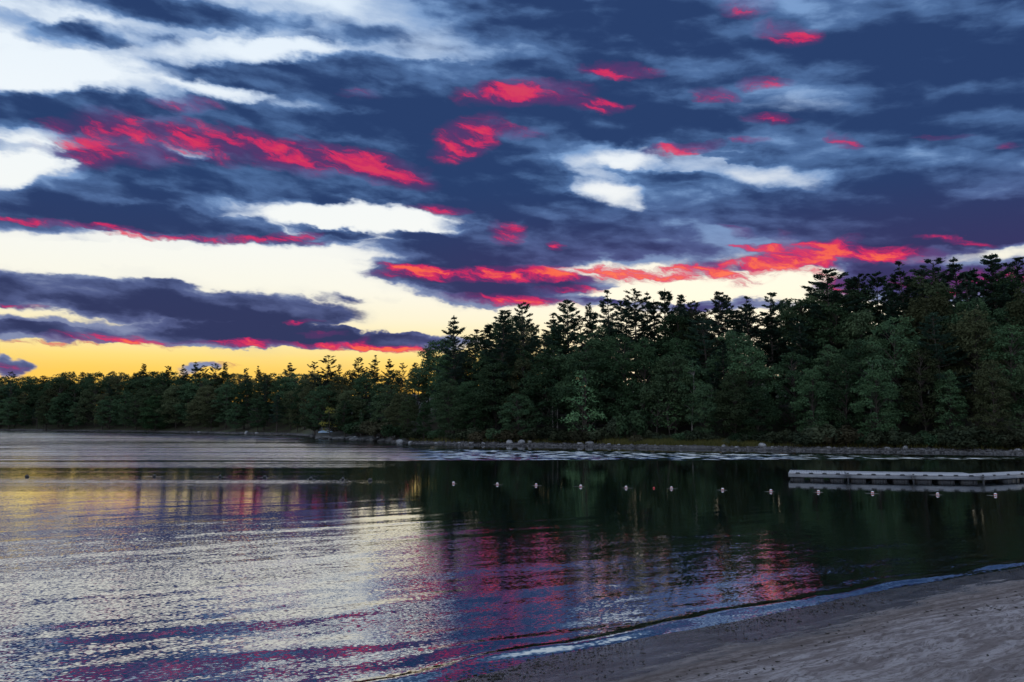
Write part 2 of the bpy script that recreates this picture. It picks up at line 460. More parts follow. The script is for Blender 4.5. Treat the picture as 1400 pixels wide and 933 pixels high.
# ================================================================== far shore: the bank and the wooded ground behind it
SHORE = [(-2200, 588), (-600, 588), (0, 588.6), (100, 589.6), (200, 591), (300, 593), (400, 595.2), (425, 597), (440, 600.5), (520, 603.0), (545, 606.6), (600, 608.2),
         (700, 609.6), (800, 611.2), (900, 613.6), (1050, 616.0), (1200, 618.0), (1400, 622.0), (1700, 627.0), (2600, 640.0)]
_sa = []; _sd = []
for px, py in SHORE:
    p = at_z(px, py); _sa.append(p.x / p.y); _sd.append(p.y)
def shore_d(a):
    return np.interp(a, _sa, _sd)
def bank_z(x, y):
    a = x / y; s = y - shore_d(a)
    # gravel shelf, then ground climbing into the wood
    z = np.interp(s, [-30, -8, 0, 3.2, 6, 14, 30, 60, 110, 400], [-3, -1.2, 0, 0.34, 0.8, 2.0, 6.5, 12.0, 13.5, 13.0])
    hill = np.interp(a, [-0.7, -0.2, -0.1, 0.3, 0.7], [0.8, 0.8, 0.8, 1.0, 1.1])
    return np.where(s > 3.2, 0.34 + (z - 0.34) * hill, z)

def build_terrain():
    aa = np.concatenate([np.linspace(-2.2, -0.8, 20, endpoint=False), np.linspace(-0.8, 0.8, 320, endpoint=False), np.linspace(0.8, 2.2, 20)])
    ss = np.array([-30, -8, -3, -1, -0.3, 0, 0.4, 0.9, 1.5, 2.2, 3, 4, 5.2, 7, 10, 14, 19, 25, 32, 42, 55, 75, 110, 180, 400, 1200, 4000.])
    A, S = np.meshgrid(aa, ss, indexing='ij')
    Y = shore_d(A) + S
    wob = fbm(A * 160, S * 0.0 + 3, 4, 11) * 2.4
    Y = np.where((S > -9) & (S < 12), Y + wob, Y)
    X = A * Y
    Z = bank_z(X, Y - np.where((S > -9) & (S < 12), wob, 0))
    Z = Z + np.where(S > 1, fbm(X * 0.35, Y * 0.35, 4, 5) * np.clip(S * 0.06, 0, 1.1), 0) + np.where(np.abs(S) < 8, fbm(X * 1.3, Y * 1.3, 3, 9) * 0.12, 0)
    n, m = A.shape
    idx = np.arange(n * m).reshape(n, m)
    q = np.stack([idx[:-1, :-1], idx[1:, :-1], idx[1:, 1:], idx[:-1, 1:]], -1).reshape(-1, 4)
    me = np_mesh('wooded_bank', np.stack([X, Y, Z], -1).reshape(-1, 3), [q], True)
    me.materials.append(terrain_mat())
    tag(link('wooded_bank', me), kind='structure')
build_terrain()

# ================================================================== near beach
WLINE = [(330, 995), (430, 966), (500, 947), (600, 926), (700, 907), (800, 890), (900, 872), (1000, 852), (1100, 830), (1200, 807), (1300, 790), (1400, 775), (1600, 748), (1900, 722)]
_w = np.array([at_z(px, py)[:2] for px, py in WLINE])
T_DIR = np.array([0.862, 0.507]); T_DIR /= np.linalg.norm(T_DIR)
N_DIR = np.array([T_DIR[1], -T_DIR[0]])          # from the water up the beach
_wt = _w @ T_DIR; _wn = _w @ N_DIR
_fit = np.polyfit(_wt, _wn, 3)
def wl_n(t):
    tc = np.clip(t, _wt[0] - 4, _wt[-1])
    return np.polyval(_fit, tc)
def beach_n(x, y):
    t = x * T_DIR[0] + y * T_DIR[1]; n = x * N_DIR[0] + y * N_DIR[1]
    return n - wl_n(t), t

def sand_mat():
    m, k, p = material('beach_sand')
    ge = k.n.new('ShaderNodeNewGeometry'); pos = ge.outputs['Position']; z = k.sep(pos)[2]
    ang = math.atan2(T_DIR[1], T_DIR[0])
    along = k.map(pos, rot=(0, 0, ang), scale=(0.9, 0.20, 1))      # streaks run with the shoreline
    ns = k.noise(along, 1.0, 6, 0.62, 0.3); nf = k.noise(k.map(pos, rot=(0, 0, ang), scale=(1.7, 0.8, 1)), 13.0, 7, 0.72); ng = k.noise(pos, 140, 3, 0.7)
    nl = k.noise(pos, 0.6, 3, 0.5)
    dry = k.mix(k.ss(ns, 0.36, 0.66), (0.22, 0.182, 0.182, 1), (0.46, 0.415, 0.428, 1))
    dry = k.mix(k.m('MULTIPLY', k.ss(nf, 0.48, 0.60), 0.7), dry, (0.14, 0.112, 0.108, 1))
    dry = k.mix(k.m('MULTIPLY', k.ss(ng, 0.55, 0.75), 0.5), dry, (0.14, 0.12, 0.105, 1))
    zz = k.m('ADD', z, k.m('MULTIPLY', k.m('SUBTRACT', ns, 0.5), 0.11))
    zz = k.m('SUBTRACT', zz, k.lerp(k.sep(pos)[0], -3.0, 8.0, 0.06, 0.0))      # the wash has reached higher at the left
    damp = k.ss(zz, 0.30, 0.10)
    wet = k.ss(zz, 0.105, 0.06)
    col = k.mix(damp, dry, k.mix(1.0, dry, (0.62, 0.58, 0.55, 1), 'MULTIPLY'))
    col = k.mix(wet, col, k.mix(1.0, dry, (0.28, 0.28, 0.29, 1), 'MULTIPLY'))
    k.put(p.inputs['Base Color'], col)
    k.put(p.inputs['Roughness'], k.lerp(wet, 0, 1, 0.9, 0.10))
    k.put(p.inputs['Specular IOR Level'], k.lerp(wet, 0, 1, 0.2, 0.7))
    b = k.n.new('ShaderNodeBump'); b.inputs['Distance'].default_value = 0.05
    k.put(b.inputs['Height'], k.m('MULTIPLY', k.m('ADD', k.m('MULTIPLY', nf, 1.0), k.m('MULTIPLY', ng, 0.35)), k.lerp(wet, 0, 1, 1.0, 0.12)))
    k.put(p.inputs['Normal'], b.outputs[0])
    return m

def beach_height(NN, TT):
    z = np.interp(NN, [-6, -2, 0, 1.7, 3.0, 10, 13, 40], [-0.8, -0.17, 0, 0.12, 0.34, 1.7, 2.0, 2.8])
    return z

def build_beach():
    tt = np.concatenate([np.linspace(-60, -7, 24, endpoint=False), np.arange(-7, 26, 0.075), np.linspace(26, 70, 24)])
    nn = np.concatenate([np.linspace(-6, -1.2, 10, endpoint=False), np.arange(-1.2, 9.5, 0.075), np.linspace(9.5, 60, 24)])
    T, N = np.meshgrid(tt, nn, indexing='ij')
    W = wl_n(T)
    P = T[..., None] * T_DIR + (N + W)[..., None] * N_DIR
    X, Y = P[..., 0], P[..., 1]
    Z = beach_height(N, T)
    dry = np.clip((N - 1.6) / 2.0, 0, 1)
    Z = Z + fbm(T * 0.35, N * 0.6, 3, 21) * 0.10 * np.clip(N / 3, 0, 1) + fbm(T * 0.8, N * 0.25, 3, 25) * 0.05 * np.clip((N + 0.6) / 2, 0, 1)
    Z = Z + fbm(T * 3.0, N * 4.2, 3, 31) * 0.055 * dry + fbm(T * 1.4, N * 6.0, 3, 35) * 0.03 * dry
    rng = np.random.default_rng(3)
    for i in range(420):                      # scuffs and footprints
        t0, n0 = rng.uniform(-5, 22), rng.uniform(2.6, 9)
        r1, r2 = rng.uniform(0.10, 0.19), rng.uniform(0.06, 0.11); a = rng.uniform(0, 3.14)
        sel = (np.abs(T - t0) < 0.6) & (np.abs(N - n0) < 0.6)
        dt, dn = T[sel] - t0, N[sel] - n0
        u = (dt * math.cos(a) + dn * math.sin(a)) / r1; v = (-dt * math.sin(a) + dn * math.cos(a)) / r2
        r = u * u + v * v
        Z[sel] += -0.055 * np.exp(-r) + 0.028 * np.exp(-(np.sqrt(r) - 1.5) ** 2 * 3)
    n, m = T.shape
    idx = np.arange(n * m).reshape(n, m)
    q = np.stack([idx[:-1, :-1], idx[:-1, 1:], idx[1:, 1:], idx[1:, :-1]], -1).reshape(-1, 4)
    me = np_mesh('beach', np.stack([X, Y, Z], -1).reshape(-1, 3), [q], True)
    me.materials.append(sand_mat())
    tag(link('beach', me), kind='structure')
build_beach()

# ================================================================== the lake
def water_mat():
    m, k, p = material('lake_water')
    ge = k.n.new('ShaderNodeNewGeometry'); pos = ge.outputs['Position']
    s = k.sep(pos)
    # gusts: where the breeze ruffles the surface and where it lies calm (metres out from the beach, with a wander)
    wander = k.m('MULTIPLY', k.m('SUBTRACT', k.noise(k.map(pos, scale=(70, 12, 1)), 1.0, 3, 0.5), 0.5), 6.0)
    yy = k.m('ADD', s[1], wander)
    far = 300.0
    stops = [(900, .46), (760, .42), (712, .38), (697, .20), (672, .18), (664, .70), (655, .70), (649, .34), (642, .5), (630, 1.1), (618, 1.6), (609, 1.4), (605, 1.0), (600, 1.9), (592, 2.0)]
    lane = k.ramp(k.m('DIVIDE', yy, far), [(CAMH * F / (py - HOR) / far, (v / 2.0, v / 2.0, v / 2.0, 1)) for py, v in stops])
    lane = k.m('MULTIPLY', lane, 2.0)
    d0 = CAMH * F / (700 - HOR)
    east = k.ss(s[0], -14, -4)
    # off the near wood: calm, but for one breezy strip that narrows to the right
    rag = k.m('MULTIPLY', k.m('SUBTRACT', k.noise(k.map(pos, scale=(9, 2.2, 1)), 1.0, 4, 0.6), 0.5), 7.0)
    y2 = k.m('ADD', s[1], rag)
    e0 = k.m('MULTIPLY_ADD', s[0], 0.03, 73.0)
    e1 = k.m('MULTIPLY_ADD', s[0], -0.38, 99.0)
    strip = k.m('MULTIPLY', k.ss(k.m('SUBTRACT', y2, e0), -2.0, 2.5), k.ss(k.m('SUBTRACT', y2, e1), 2.0, -2.5))
    strip = k.m('MULTIPLY', strip, k.lerp(k.noise(k.map(pos, scale=(1.6, 2.6, 1)), 1.0, 4, 0.65), 0.36, 0.60, 0.25, 1.0))
    near = k.ss(yy, d0, d0 - 7)
    calm = k.m('MAXIMUM', k.m('MULTIPLY', near, lane), k.lerp(strip, 0, 1, 0.09, 1.9))
    mx = k.n.new('ShaderNodeMix'); mx.data_type = 'FLOAT'
    k.put(mx.inputs[0], east); k.put(mx.inputs[2], lane); k.put(mx.inputs[3], calm)
    rough = mx.outputs[0]
    # long cat's-paw streaks lying across the view
    cats = k.noise(k.map(pos, scale=(55, 3.0, 1)), 1.0, 3, 0.6)
    rough = k.m('MULTIPLY', rough, k.lerp(k.m('MULTIPLY', k.ss(cats, 0.38, 0.62), 1.0), 0, 1, k.lerp(s[1], 30, 60, 0.85, 0.45), 1.25))
    ang = math.atan2(0.36, 0.93)
    c1 = k.map(pos, rot=(0, 0, ang), scale=(0.10, 0.045, 1))
    c2 = k.map(pos, rot=(0, 0, ang), scale=(0.60, 0.20, 1))
    w1 = k.v('SUBTRACT', k.noise(c1, 1.0, 1, 0.5, color=True, dim='2D'), (0.5, 0.5, 0.5))
    w2 = k.v('SUBTRACT', k.noise(c2, 1.0, 3, 0.55, color=True, dim='2D'), (0.5, 0.5, 0.5))
    # longer wind chop, seen on the ruffled water far out
    w3 = k.v('SUBTRACT', k.noise(k.map(pos, scale=(3.2, 2.4, 1)), 1.0, 4, 0.65, color=True, dim='2D'), (0.5, 0.5, 0.5))
    chop = k.v('SCALE', k.v('MULTIPLY', w3, (0.06, 0.20, 0)), scale=k.m('MULTIPLY', k.lerp(rough, 0.6, 1.8, 0.0, 1.0), k.ss(s[1], 48, 66)))
    sl = k.v('ADD', k.v('MULTIPLY', w1, (0.11, 0.25, 0)), k.v('MULTIPLY', w2, (0.05, 0.17, 0)))
    # wind-driven ripples lean towards the beach: steep faces on the near side, long backs on the far side
    lean = k.m('MULTIPLY', k.lerp(rough, 0.5, 2.0, 0.0, 1.0), -0.11)
    lean = k.m('MULTIPLY_ADD', k.m('MULTIPLY', strip, east), -0.26, lean)
    nrm = k.v('NORMALIZE', k.v('ADD', k.v('ADD', k.v('ADD', ge.outputs['Normal'], chop), k.v('SCALE', sl, scale=rough)), k.xyz(0.0, lean, 0.0)))
    k.put(p.inputs['Normal'], nrm)
    p.inputs['Base Color'].default_value = (0.006, 0.011, 0.012, 1)
    p.inputs['Roughness'].default_value = 0.04
    p.inputs['IOR'].default_value = 1.5
    # strongly mirror-like evening water
    g = k.n.new('ShaderNodeBsdfGlossy'); g.inputs['Color'].default_value = (0.84, 0.85, 0.86, 1); g.inputs['Roughness'].default_value = 0.04
    k.put(g.inputs['Normal'], nrm)
    mxs = k.n.new('ShaderNodeMixShader'); mxs.inputs[0].default_value = 0.5
    k.l.new(p.outputs[0], mxs.inputs[1]); k.l.new(g.outputs[0], mxs.inputs[2])
    out = [n for n in k.n if n.type == 'OUTPUT_MATERIAL'][0]
    k.l.new(mxs.outputs[0], out.inputs[0])
    return m

def build_lake():
    xs = np.concatenate([np.linspace(-3000, -60, 24, endpoint=False), np.linspace(-60, -32, 40, endpoint=False), np.arange(-32, -6, 0.22), np.arange(-6, 20, 0.11), np.arange(20, 32, 0.22), np.linspace(32, 60, 40), np.linspace(60, 3000, 24)[1:]])
    ys = np.concatenate([np.linspace(-400, 6, 12, endpoint=False), np.arange(6, 30, 0.085), np.arange(30, 52, 0.14), np.linspace(52, 120, 60), np.linspace(120, 330, 24)[1:]])
    X, Y = np.meshgrid(xs, ys, indexing='ij')
    bn, bt = beach_n(X, Y)
    Z = np.zeros_like(X)
    rng = np.random.default_rng(5)
    fade = np.clip((42 - Y) / 28, 0, 1) ** 1.3 * np.clip((Y - 6) / 1.0, 0, 1) * np.clip((34 - np.abs(X)) / 4, 0, 1)
    n0 = -bn
    env = 0.35 + 1.5 * np.clip(fbm(X * 0.10, Y * 0.22, 3, 41) + 0.42, 0, 1)
    ph = fbm(X * 0.12, Y * 0.2, 2, 43) * 9.0
    for L, A, th in ((1.9, 0.0034, 0.00), (1.15, 0.0020, 0.10), (0.78, 0.0010, -0.14), (2.9, 0.0048, 0.16), (0.55, 0.0005, 0.3)):
        c, s_ = math.cos(th), math.sin(th)
        Z += A * np.sin((n0 * c + bt * s_) * 2 * np.pi / L + ph + rng.uniform(0, 6)) * env
    Z *= fade
    # the last little breaker along the sand
    edge = fbm(bt * 0.5, bt * 0, 3, 47) * 0.5
    Z += 0.042 * np.exp(-((n0 - 0.38 + edge) / 0.17) ** 2) * (fade > 0) * (0.4 + 1.2 * np.clip(fbm(bt * 0.7, bt * 0 + 4, 2, 49) + .4, 0, 1))
    Z += 0.014 * np.exp(-((n0 - 1.05 + edge * 1.3) / 0.16) ** 2) * (fade > 0) * np.clip(fbm(bt * 0.45, bt * 0 + 8, 2, 51) + .4, 0, 1)
    n, m = X.shape
    idx = np.arange(n * m).reshape(n, m)
    q = np.stack([idx[:-1, :-1], idx[1:, :-1], idx[1:, 1:], idx[:-1, 1:]], -1).reshape(-1, 4)
    me = np_mesh('lake', np.stack([X, Y, Z], -1).reshape(-1, 3), [q], True)
    me.materials.append(water_mat())
    tag(link('lake', me), kind='structure')
build_lake()

# ================================================================== trees
def leaf_quads(c, nrm, size, rng, slim=0.62):
    """a rhombus of leaf for every centre: c (n,3), nrm (n,3), size (n,)"""
    n = len(c)
    nrm = nrm / (np.linalg.norm(nrm, axis=1)[:, None] + 1e-9)
    r = rng.normal(size=(n, 3))
    a = np.cross(nrm, r); a /= np.linalg.norm(a, axis=1)[:, None] + 1e-9
    b = np.cross(nrm, a)
    a *= size[:, None]; b *= (size * slim)[:, None]
    v = np.stack([c - a, c - b * 1.0 + a * 0.15, c + a, c + b + a * 0.15], 1).reshape(-1, 3)
    q = np.arange(n * 4).reshape(n, 4)
    return v, q

def pine_meshes(name, H, seed, base=0.28, wide=4.2, dens=1.0, gap=0.12, flat=0.0, mat=None):
    rng = np.random.default_rng(seed)
    tb = MB(); cb = MB()
    lean = rng.normal(0, 0.012, 2)
    def axis(z):
        return np.array([lean[0] * z + 0.10 * math.sin(z * 0.4 + seed), lean[1] * z + 0.10 * math.cos(z * 0.33 + seed), z])
    zs = np.linspace(0, H * 0.985, 14)
    R0 = 0.013 * H
    tb.tube([axis(z) for z in zs], [R0 * (1 - 0.93 * (z / H) ** 0.9) + (0.10 if z == 0 else 0) for z in zs], 8)
    z = H * base
    C = []; A = []; S = []
    while z < H * 0.975:
        f = max(0.0, (z / H - base) / (1 - base))
        prof = min(1, 0.5 + f * 2.4) * ((1 - f) ** (0.92 - 0.4 * flat))
        L0 = wide * prof * rng.uniform(0.62, 1.22) + 0.30
        nb = int(rng.integers(4, 7)) if f < 0.75 else int(rng.integers(4, 6))
        a0 = rng.uniform(0, 6.28)
        for b in range(nb):
            if rng.random() < gap:
                continue
            az = a0 + b * 6.283 / nb + rng.normal(0, 0.22)
            L = L0 * rng.uniform(0.5, 1.3)
            up = math.radians(rng.normal(2 + 42 * f ** 1.5 * (1 - 0.6 * flat), 9))
            p0 = axis(z + rng.normal(0, 0.12))
            d = np.array([math.cos(az), math.sin(az), 0])
            ts = np.linspace(0, 1, 5)
            pts = [p0 + d * L * t * math.cos(up) + np.array([0, 0, 1]) * L * (t * math.sin(up) - 0.12 * math.sin(t * 3.14) * (1 - f) + 0.14 * t * t) for t in ts]
            tb.tube(pts, [0.028 + 0.012 * L * (1 - t) for t in ts], 4)
            pts = np.array(pts)
            m = int((6 + L * 10.0) * dens * (1.0 if f < 0.55 else 0.85))
            t = rng.uniform(0.22 + 0.2 * f, 1.0, m) ** 0.75
            seg = np.stack([np.interp(t, ts, pts[:, i]) for i in range(3)], 1)
            side = np.array([-d[1], d[0], 0])
            lat = rng.normal(0, 1, m) * (0.05 + 0.17 * L * (1.08 - t))
            seg += side * lat[:, None]
            seg[:, 2] += rng.normal(0.04, 0.045, m) + np.abs(lat) * 0.12
            out = d[None, :] * 0.9 + side[None, :] * np.sign(lat)[:, None] * 0.55 + np.array([0, 0, 0.45])
            for j in range(6):                 # each spray is a small fan of needle tufts
                off = rng.normal(0, 1, (m, 3)) * np.array([0.14, 0.14, 0.055])
                C.append(seg + off)
                A.append(out + rng.normal(0, 0.42, (m, 3)))
                S.append(rng.uniform(0.13, 0.28, m))
        z += rng.uniform(0.62, 1.15) * H / 22 * (1.0 if f < 0.7 else 0.78)
    tip = axis(H * 0.965)                      # the leader
    m = 14
    C.append(tip + rng.normal(0, 1, (m, 3)) * np.array([0.06, 0.06, 0.3])); A.append(np.array([0, 0, 1.0]) + rng.normal(0, .5, (m, 3))); S.append(rng.uniform(0.12, 0.24, m))
    C = np.concatenate(C); A = np.concatenate(A); S = np.concatenate(S)
    A /= np.linalg.norm(A, axis=1)[:, None]
    B = np.cross(A, rng.normal(size=A.shape) * 0.6 + np.array([0, 0, 1.0])); B /= np.linalg.norm(B, axis=1)[:, None] + 1e-9
    A = A * S[:, None]; B = B * (S * 0.34)[:, None]
    v = np.stack([C - A * 0.7, C - B, C + A, C + B], 1).reshape(-1, 3)
    cb.add(v, (), np.arange(len(v)).reshape(-1, 4))
    return {'h': H, 'trunk': tb.mesh('trunk', M_BARK, True), 'crown': cb.mesh('crown', mat or M_PINE)}

def broad_meshes(name, H, seed, base=0.22, wide=3.6, clumps=62, per=150, leaf=0.21, mat=None, bark=None, cone=0.0, crad=(0.85, 1.5), stems=1):
    rng = np.random.default_rng(seed)
    tb = MB(); cb = MB()
    Hc = H * (1 - base)
    cen = []
    tries = 0
    while len(cen) < clumps and tries < 9000:
        tries += 1
        f = rng.uniform(0.02, 1.0)
        # crown outline with an uneven edge
        prof = max(0.0, math.sin(math.pi * (0.10 + 0.86 * f ** 0.85))) ** 0.6
        if cone:
            prof = prof * (1 - cone) + cone * (1.12 - f) * min(1, 0.35 + 3 * f)
        az = rng.uniform(0, 6.283)
        lob = 1 + 0.22 * math.sin(az * 2 + seed) + 0.16 * math.sin(az * 3 + seed * 1.7 + f * 5)
        rr = wide * prof * lob * math.sqrt(rng.uniform(0.25, 1.0))
        c = np.array([math.cos(az) * rr, math.sin(az) * rr, H * base + f * Hc - 0.5])
        r = rng.uniform(*crad) * (0.75 if f > 0.85 else 1.0)
        if all(np.linalg.norm(c - o[0]) > 0.62 * r for o in cen):
            cen.append((c, r))
    # trunk and limbs running out to some clumps
    for s in range(stems):
        off = rng.normal(0, 0.35, 2) if stems > 1 else np.zeros(2)
        zs = np.linspace(0, H * 0.86, 9)
        ax = np.stack([off[0] * (1 + zs * 0.12) + 0.22 * np.sin(zs * 0.35 + seed + s), off[1] * (1 + zs * 0.1) + 0.2 * np.cos(zs * 0.3 + s) - 0.2, zs], 1)
        tb.tube(ax, 0.0115 * H * (1 - 0.9 * (zs / H)) / math.sqrt(stems) + np.where(zs == 0, 0.05, 0), 7)
    for c, r in cen[::2]:
        z0 = max(H * base * 0.8, c[2] - 0.5 * np.hypot(c[0], c[1]) - 0.6)
        a = np.array([np.interp(z0, zs, ax[:, 0]), np.interp(z0, zs, ax[:, 1]), z0])
        mid = (a + c) / 2 + np.array([0, 0, 0.18 * np.linalg.norm(c - a)]) + rng.normal(0, 0.12, 3)
        tb.tube([a, mid, c], [0.07, 0.045, 0.02], 4)
    C = []; N = []; S = []
    for c, r in cen:
        m = int(per * (r / 1.2) ** 2)
        d = rng.normal(size=(m, 3)); d /= np.linalg.norm(d, axis=1)[:, None]
        d[:, 2] = np.where(d[:, 2] < -0.25, -d[:, 2] * 0.6, d[:, 2])
        rad = r * rng.uniform(0.45, 1.12, m) ** 0.6
        C.append(c + d * rad[:, None] * np.array([1.0, 1.0, 0.95]))
        N.append(d * 0.8 + np.array([0, 0, 0.45]) + rng.normal(0, 0.55, (m, 3)))
        S.append(rng.uniform(0.6, 1.25, m) * leaf)
    C = np.concatenate(C); N = np.concatenate(N); S = np.concatenate(S)
    v, q = leaf_quads(C, N, S, rng)
    cb.add(v, (), q)
    return {'h': float(C[:, 2].max()), 'trunk': tb.mesh('trunk', bark or M_BARK, True), 'crown': cb.mesh('crown', mat or M_LEAF)}

def shrub_meshes(seed, H=1.6, W=1.7, mat=None, leaf=0.13, clumps=16, per=110):
    rng = np.random.default_rng(seed)
    sb = MB(); cb = MB(); C = []; N = []; S = []
    for i in range(clumps):
        az = rng.uniform(0, 6.283); rr = W * math.sqrt(rng.uniform(0, 1)) * 0.8
        hh = H * (1 - 0.55 * (rr / W) ** 2) * rng.uniform(0.5, 0.92)
        c = np.array([math.cos(az) * rr, math.sin(az) * rr, hh])
        sb.tube([(c[0] * 0.15, c[1] * 0.15, -0.1), (c[0] * 0.6, c[1] * 0.6, hh * 0.55), c], [0.03, 0.02, 0.008], 4)
        r = rng.uniform(0.35, 0.62) * H / 1.6
        m = per
        d = rng.normal(size=(m, 3)); d /= np.linalg.norm(d, axis=1)[:, None]
        p = c + d * (r * rng.uniform(0.3, 1.15, m) ** 0.6)[:, None]
        p[:, 2] = np.maximum(p[:, 2], 0.03)
        C.append(p); N.append(d + rng.normal(0, 0.6, (m, 3)) + np.array([0, 0, 0.4])); S.append(rng.uniform(0.6, 1.25, m) * leaf)
    v, q = leaf_quads(np.concatenate(C), np.concatenate(N), np.concatenate(S), rng)
    cb.add(v, (), q)
    return {'h': H, 'stems': sb.mesh('stems', M_BARK, True), 'foliage': cb.mesh('foliage', mat or M_SHRUB)}

PINES = [pine_meshes('p', 22, 1, 0.24, 4.6), pine_meshes('p', 22, 2, 0.28, 4.0, 0.9, 0.16), pine_meshes('p', 22, 3, 0.26, 5.2, 1.0, 0.18, 0.5),
         pine_meshes('p', 22, 4, 0.34, 3.6, 0.85, 0.2), pine_meshes('p', 22, 5, 0.22, 4.3, 1.1, 0.08), pine_meshes('p', 22, 6, 0.40, 4.9, 0.9, 0.24, 0.8),
         pine_meshes('p', 22, 7, 0.30, 4.2, 1.0, 0.14, 0.25), pine_meshes('p', 22, 8, 0.22, 4.8, 1.1, 0.10, 0.1), pine_meshes('p', 22, 9, 0.36, 4.3, 0.95, 0.22, 0.4)]
BROADS = [broad_meshes('b', 14, 11, 0.14, 3.7, 120, 150, 0.165, crad=(0.55, 1.25)), broad_meshes('b', 15, 12, 0.18, 3.3, 115, 150, 0.165, cone=0.25, crad=(0.5, 1.2)),
          broad_meshes('b', 13, 13, 0.12, 4.2, 130, 150, 0.165, crad=(0.55, 1.2)), broad_meshes('b', 16, 14, 0.20, 3.4, 125, 150, 0.165, cone=0.4, crad=(0.5, 1.15)),
          broad_meshes('b', 14, 15, 0.16, 3.9, 95, 150, 0.17, crad=(0.8, 1.7))]
YOUNG = [broad_meshes('y', 9, 21, 0.08, 2.3, 60, 100, 0.15, M_YOUNG, M_BARK, 0.65, (0.5, 0.95), 2)]
SAPS = [broad_meshes('s', 6, 24, 0.30, 1.5, 16, 80, 0.14, M_LEAF2, M_BARK, 0.2, (0.4, 0.75)), broad_meshes('s', 6, 25, 0.34, 1.3, 14, 80, 0.14, M_LEAF, M_BARK, 0.2, (0.4, 0.8))]
BIRCH = [broad_meshes('w', 15, 31, 0.48, 2.6, 40, 130, 0.19, M_LEAF, M_PALE, 0.2, (0.7, 1.3)), broad_meshes('w', 15, 32, 0.42, 2.2, 36, 130, 0.19, M_LEAF, M_PALE, 0.2, (0.7, 1.2))]
YELLOW = [broad_meshes('g', 7, 41, 0.20, 1.9, 16, 60, 0.17, M_YELL, M_BARK, 0.2, (0.5, 0.9))]
GREEN = [broad_meshes('b', 14, 51, 0.10, 4.4, 74, 150, 0.22, M_LEAF2, M_BARK, 0.1)]
SHRUBS = [shrub_meshes(61), shrub_meshes(62, 1.4, 1.9), shrub_meshes(63, 1.9, 1.5, M_LEAF), shrub_meshes(64, 1.2, 1.6)]

def recolour(v, mat):
    c = v['crown'].copy(); c.materials[0] = mat
    return {'h': v['h'], 'trunk': v['trunk'], 'crown': c}
LIGHT = [recolour(v, M_LEAF3) for v in BROADS]
for v in PINES + BROADS + LIGHT + YOUNG + SAPS + BIRCH + YELLOW + GREEN:
    c = np.zeros(len(v['crown'].vertices) * 3, np.float32); v['crown'].vertices.foreach_get('co', c)
    v['h'] = float(c.reshape(-1, 3)[:, 2].max())

def gz(x, y):
    return float(bank_z(np.array([x]), np.array([y]))[0])

TREES = []
def plant(name, var, x, y, h, rng, label, cat, group, wide=1.0, parts=('trunk', 'crown'), kind_px=None):
    e = bpy.data.objects.new(name, None); COL.objects.link(e)
    e.empty_display_size = 0.5
    e.location = (x, y, gz(x, y) - 0.06)
    s = h / var['h']
    w = s * wide
    e.scale = (w, w, s)
    e.rotation_euler = (0, 0, rng.uniform(0, 6.283))
    tag(e, label, cat, group)
    for p in parts:
        link(p, var[p], e)
    TREES.append(e)
    return e

def place_top(px, ytop, s):
    """a tree at photo column px standing s metres behind the waterline, whose top reaches row ytop"""
    a = (px - 700.0) / F / math.cos(PITCH)
    a = ray(px, 560).x / ray(px, 560).y
    y = float(shore_d(a)) + s
    x = a * y
    top = at_y(px, ytop, y)
    # column drifts slightly with height: use the foot
    return x, y, top.z - gz(x, y) + 0.06

ORD = ['first', 'second', 'third', 'fourth', 'fifth', 'sixth', 'seventh', 'eighth', 'ninth', 'tenth', 'eleventh', 'twelfth', 'thirteenth', 'fourteenth', 'fifteenth',
       'sixteenth', 'seventeenth', 'eighteenth', 'nineteenth', 'twentieth', 'twenty-first', 'twenty-second', 'twenty-third', 'twenty-fourth', 'twenty-fifth',
       'twenty-sixth', 'twenty-seventh', 'twenty-eighth', 'twenty-ninth', 'thirtieth', 'thirty-first', 'thirty-second', 'thirty-third', 'thirty-fourth', 'thirty-fifth',
       'thirty-sixth', 'thirty-seventh', 'thirty-eighth', 'thirty-ninth', 'fortieth']

R_SKY = [(540, 502), (560, 496), (580, 484), (600, 460), (640, 456), (680, 438), (720, 434), (760, 430), (800, 425), (840, 414), (880, 414), (920, 416), (960, 420), (1000, 420), (1040, 420),
         (1080, 406), (1110, 394), (1150, 384), (1200, 388), (1240, 378), (1300, 372), (1350, 368), (1400, 362), (1500, 358)]
L_SKY = [(-100, 516), (0, 515), (50, 515), (85, 509), (150, 508), (300, 509), (420, 508), (470, 507), (540, 504), (570, 500)]
def sky_y(tab, px):
    return float(np.interp(px, [a for a, b in tab], [b for a, b in tab]))

USED = {}
def spot(head, px, pines, which):
    """names the skyline pine nearest to the column, and the side"""
    k = min(range(len(pines)), key=lambda i: abs(pines[i][0] - px))
    d = px - pines[k][0]
    side = 'under' if abs(d) < 5 else ('just left of' if d > -16 else 'left of') if d < 0 else ('just right of' if d < 16 else 'right of')
    lab = '%s, %s %s skyline pine' % (head, side, ORD[k])
    n = USED.get(lab, 0); USED[lab] = n + 1
    if n:
        lab = '%s, %s %s skyline pine, %s' % (head, side, ORD[k], ['second one', 'third one', 'fourth one', 'fifth one', 'sixth one'][min(n - 1, 4)])
    return lab

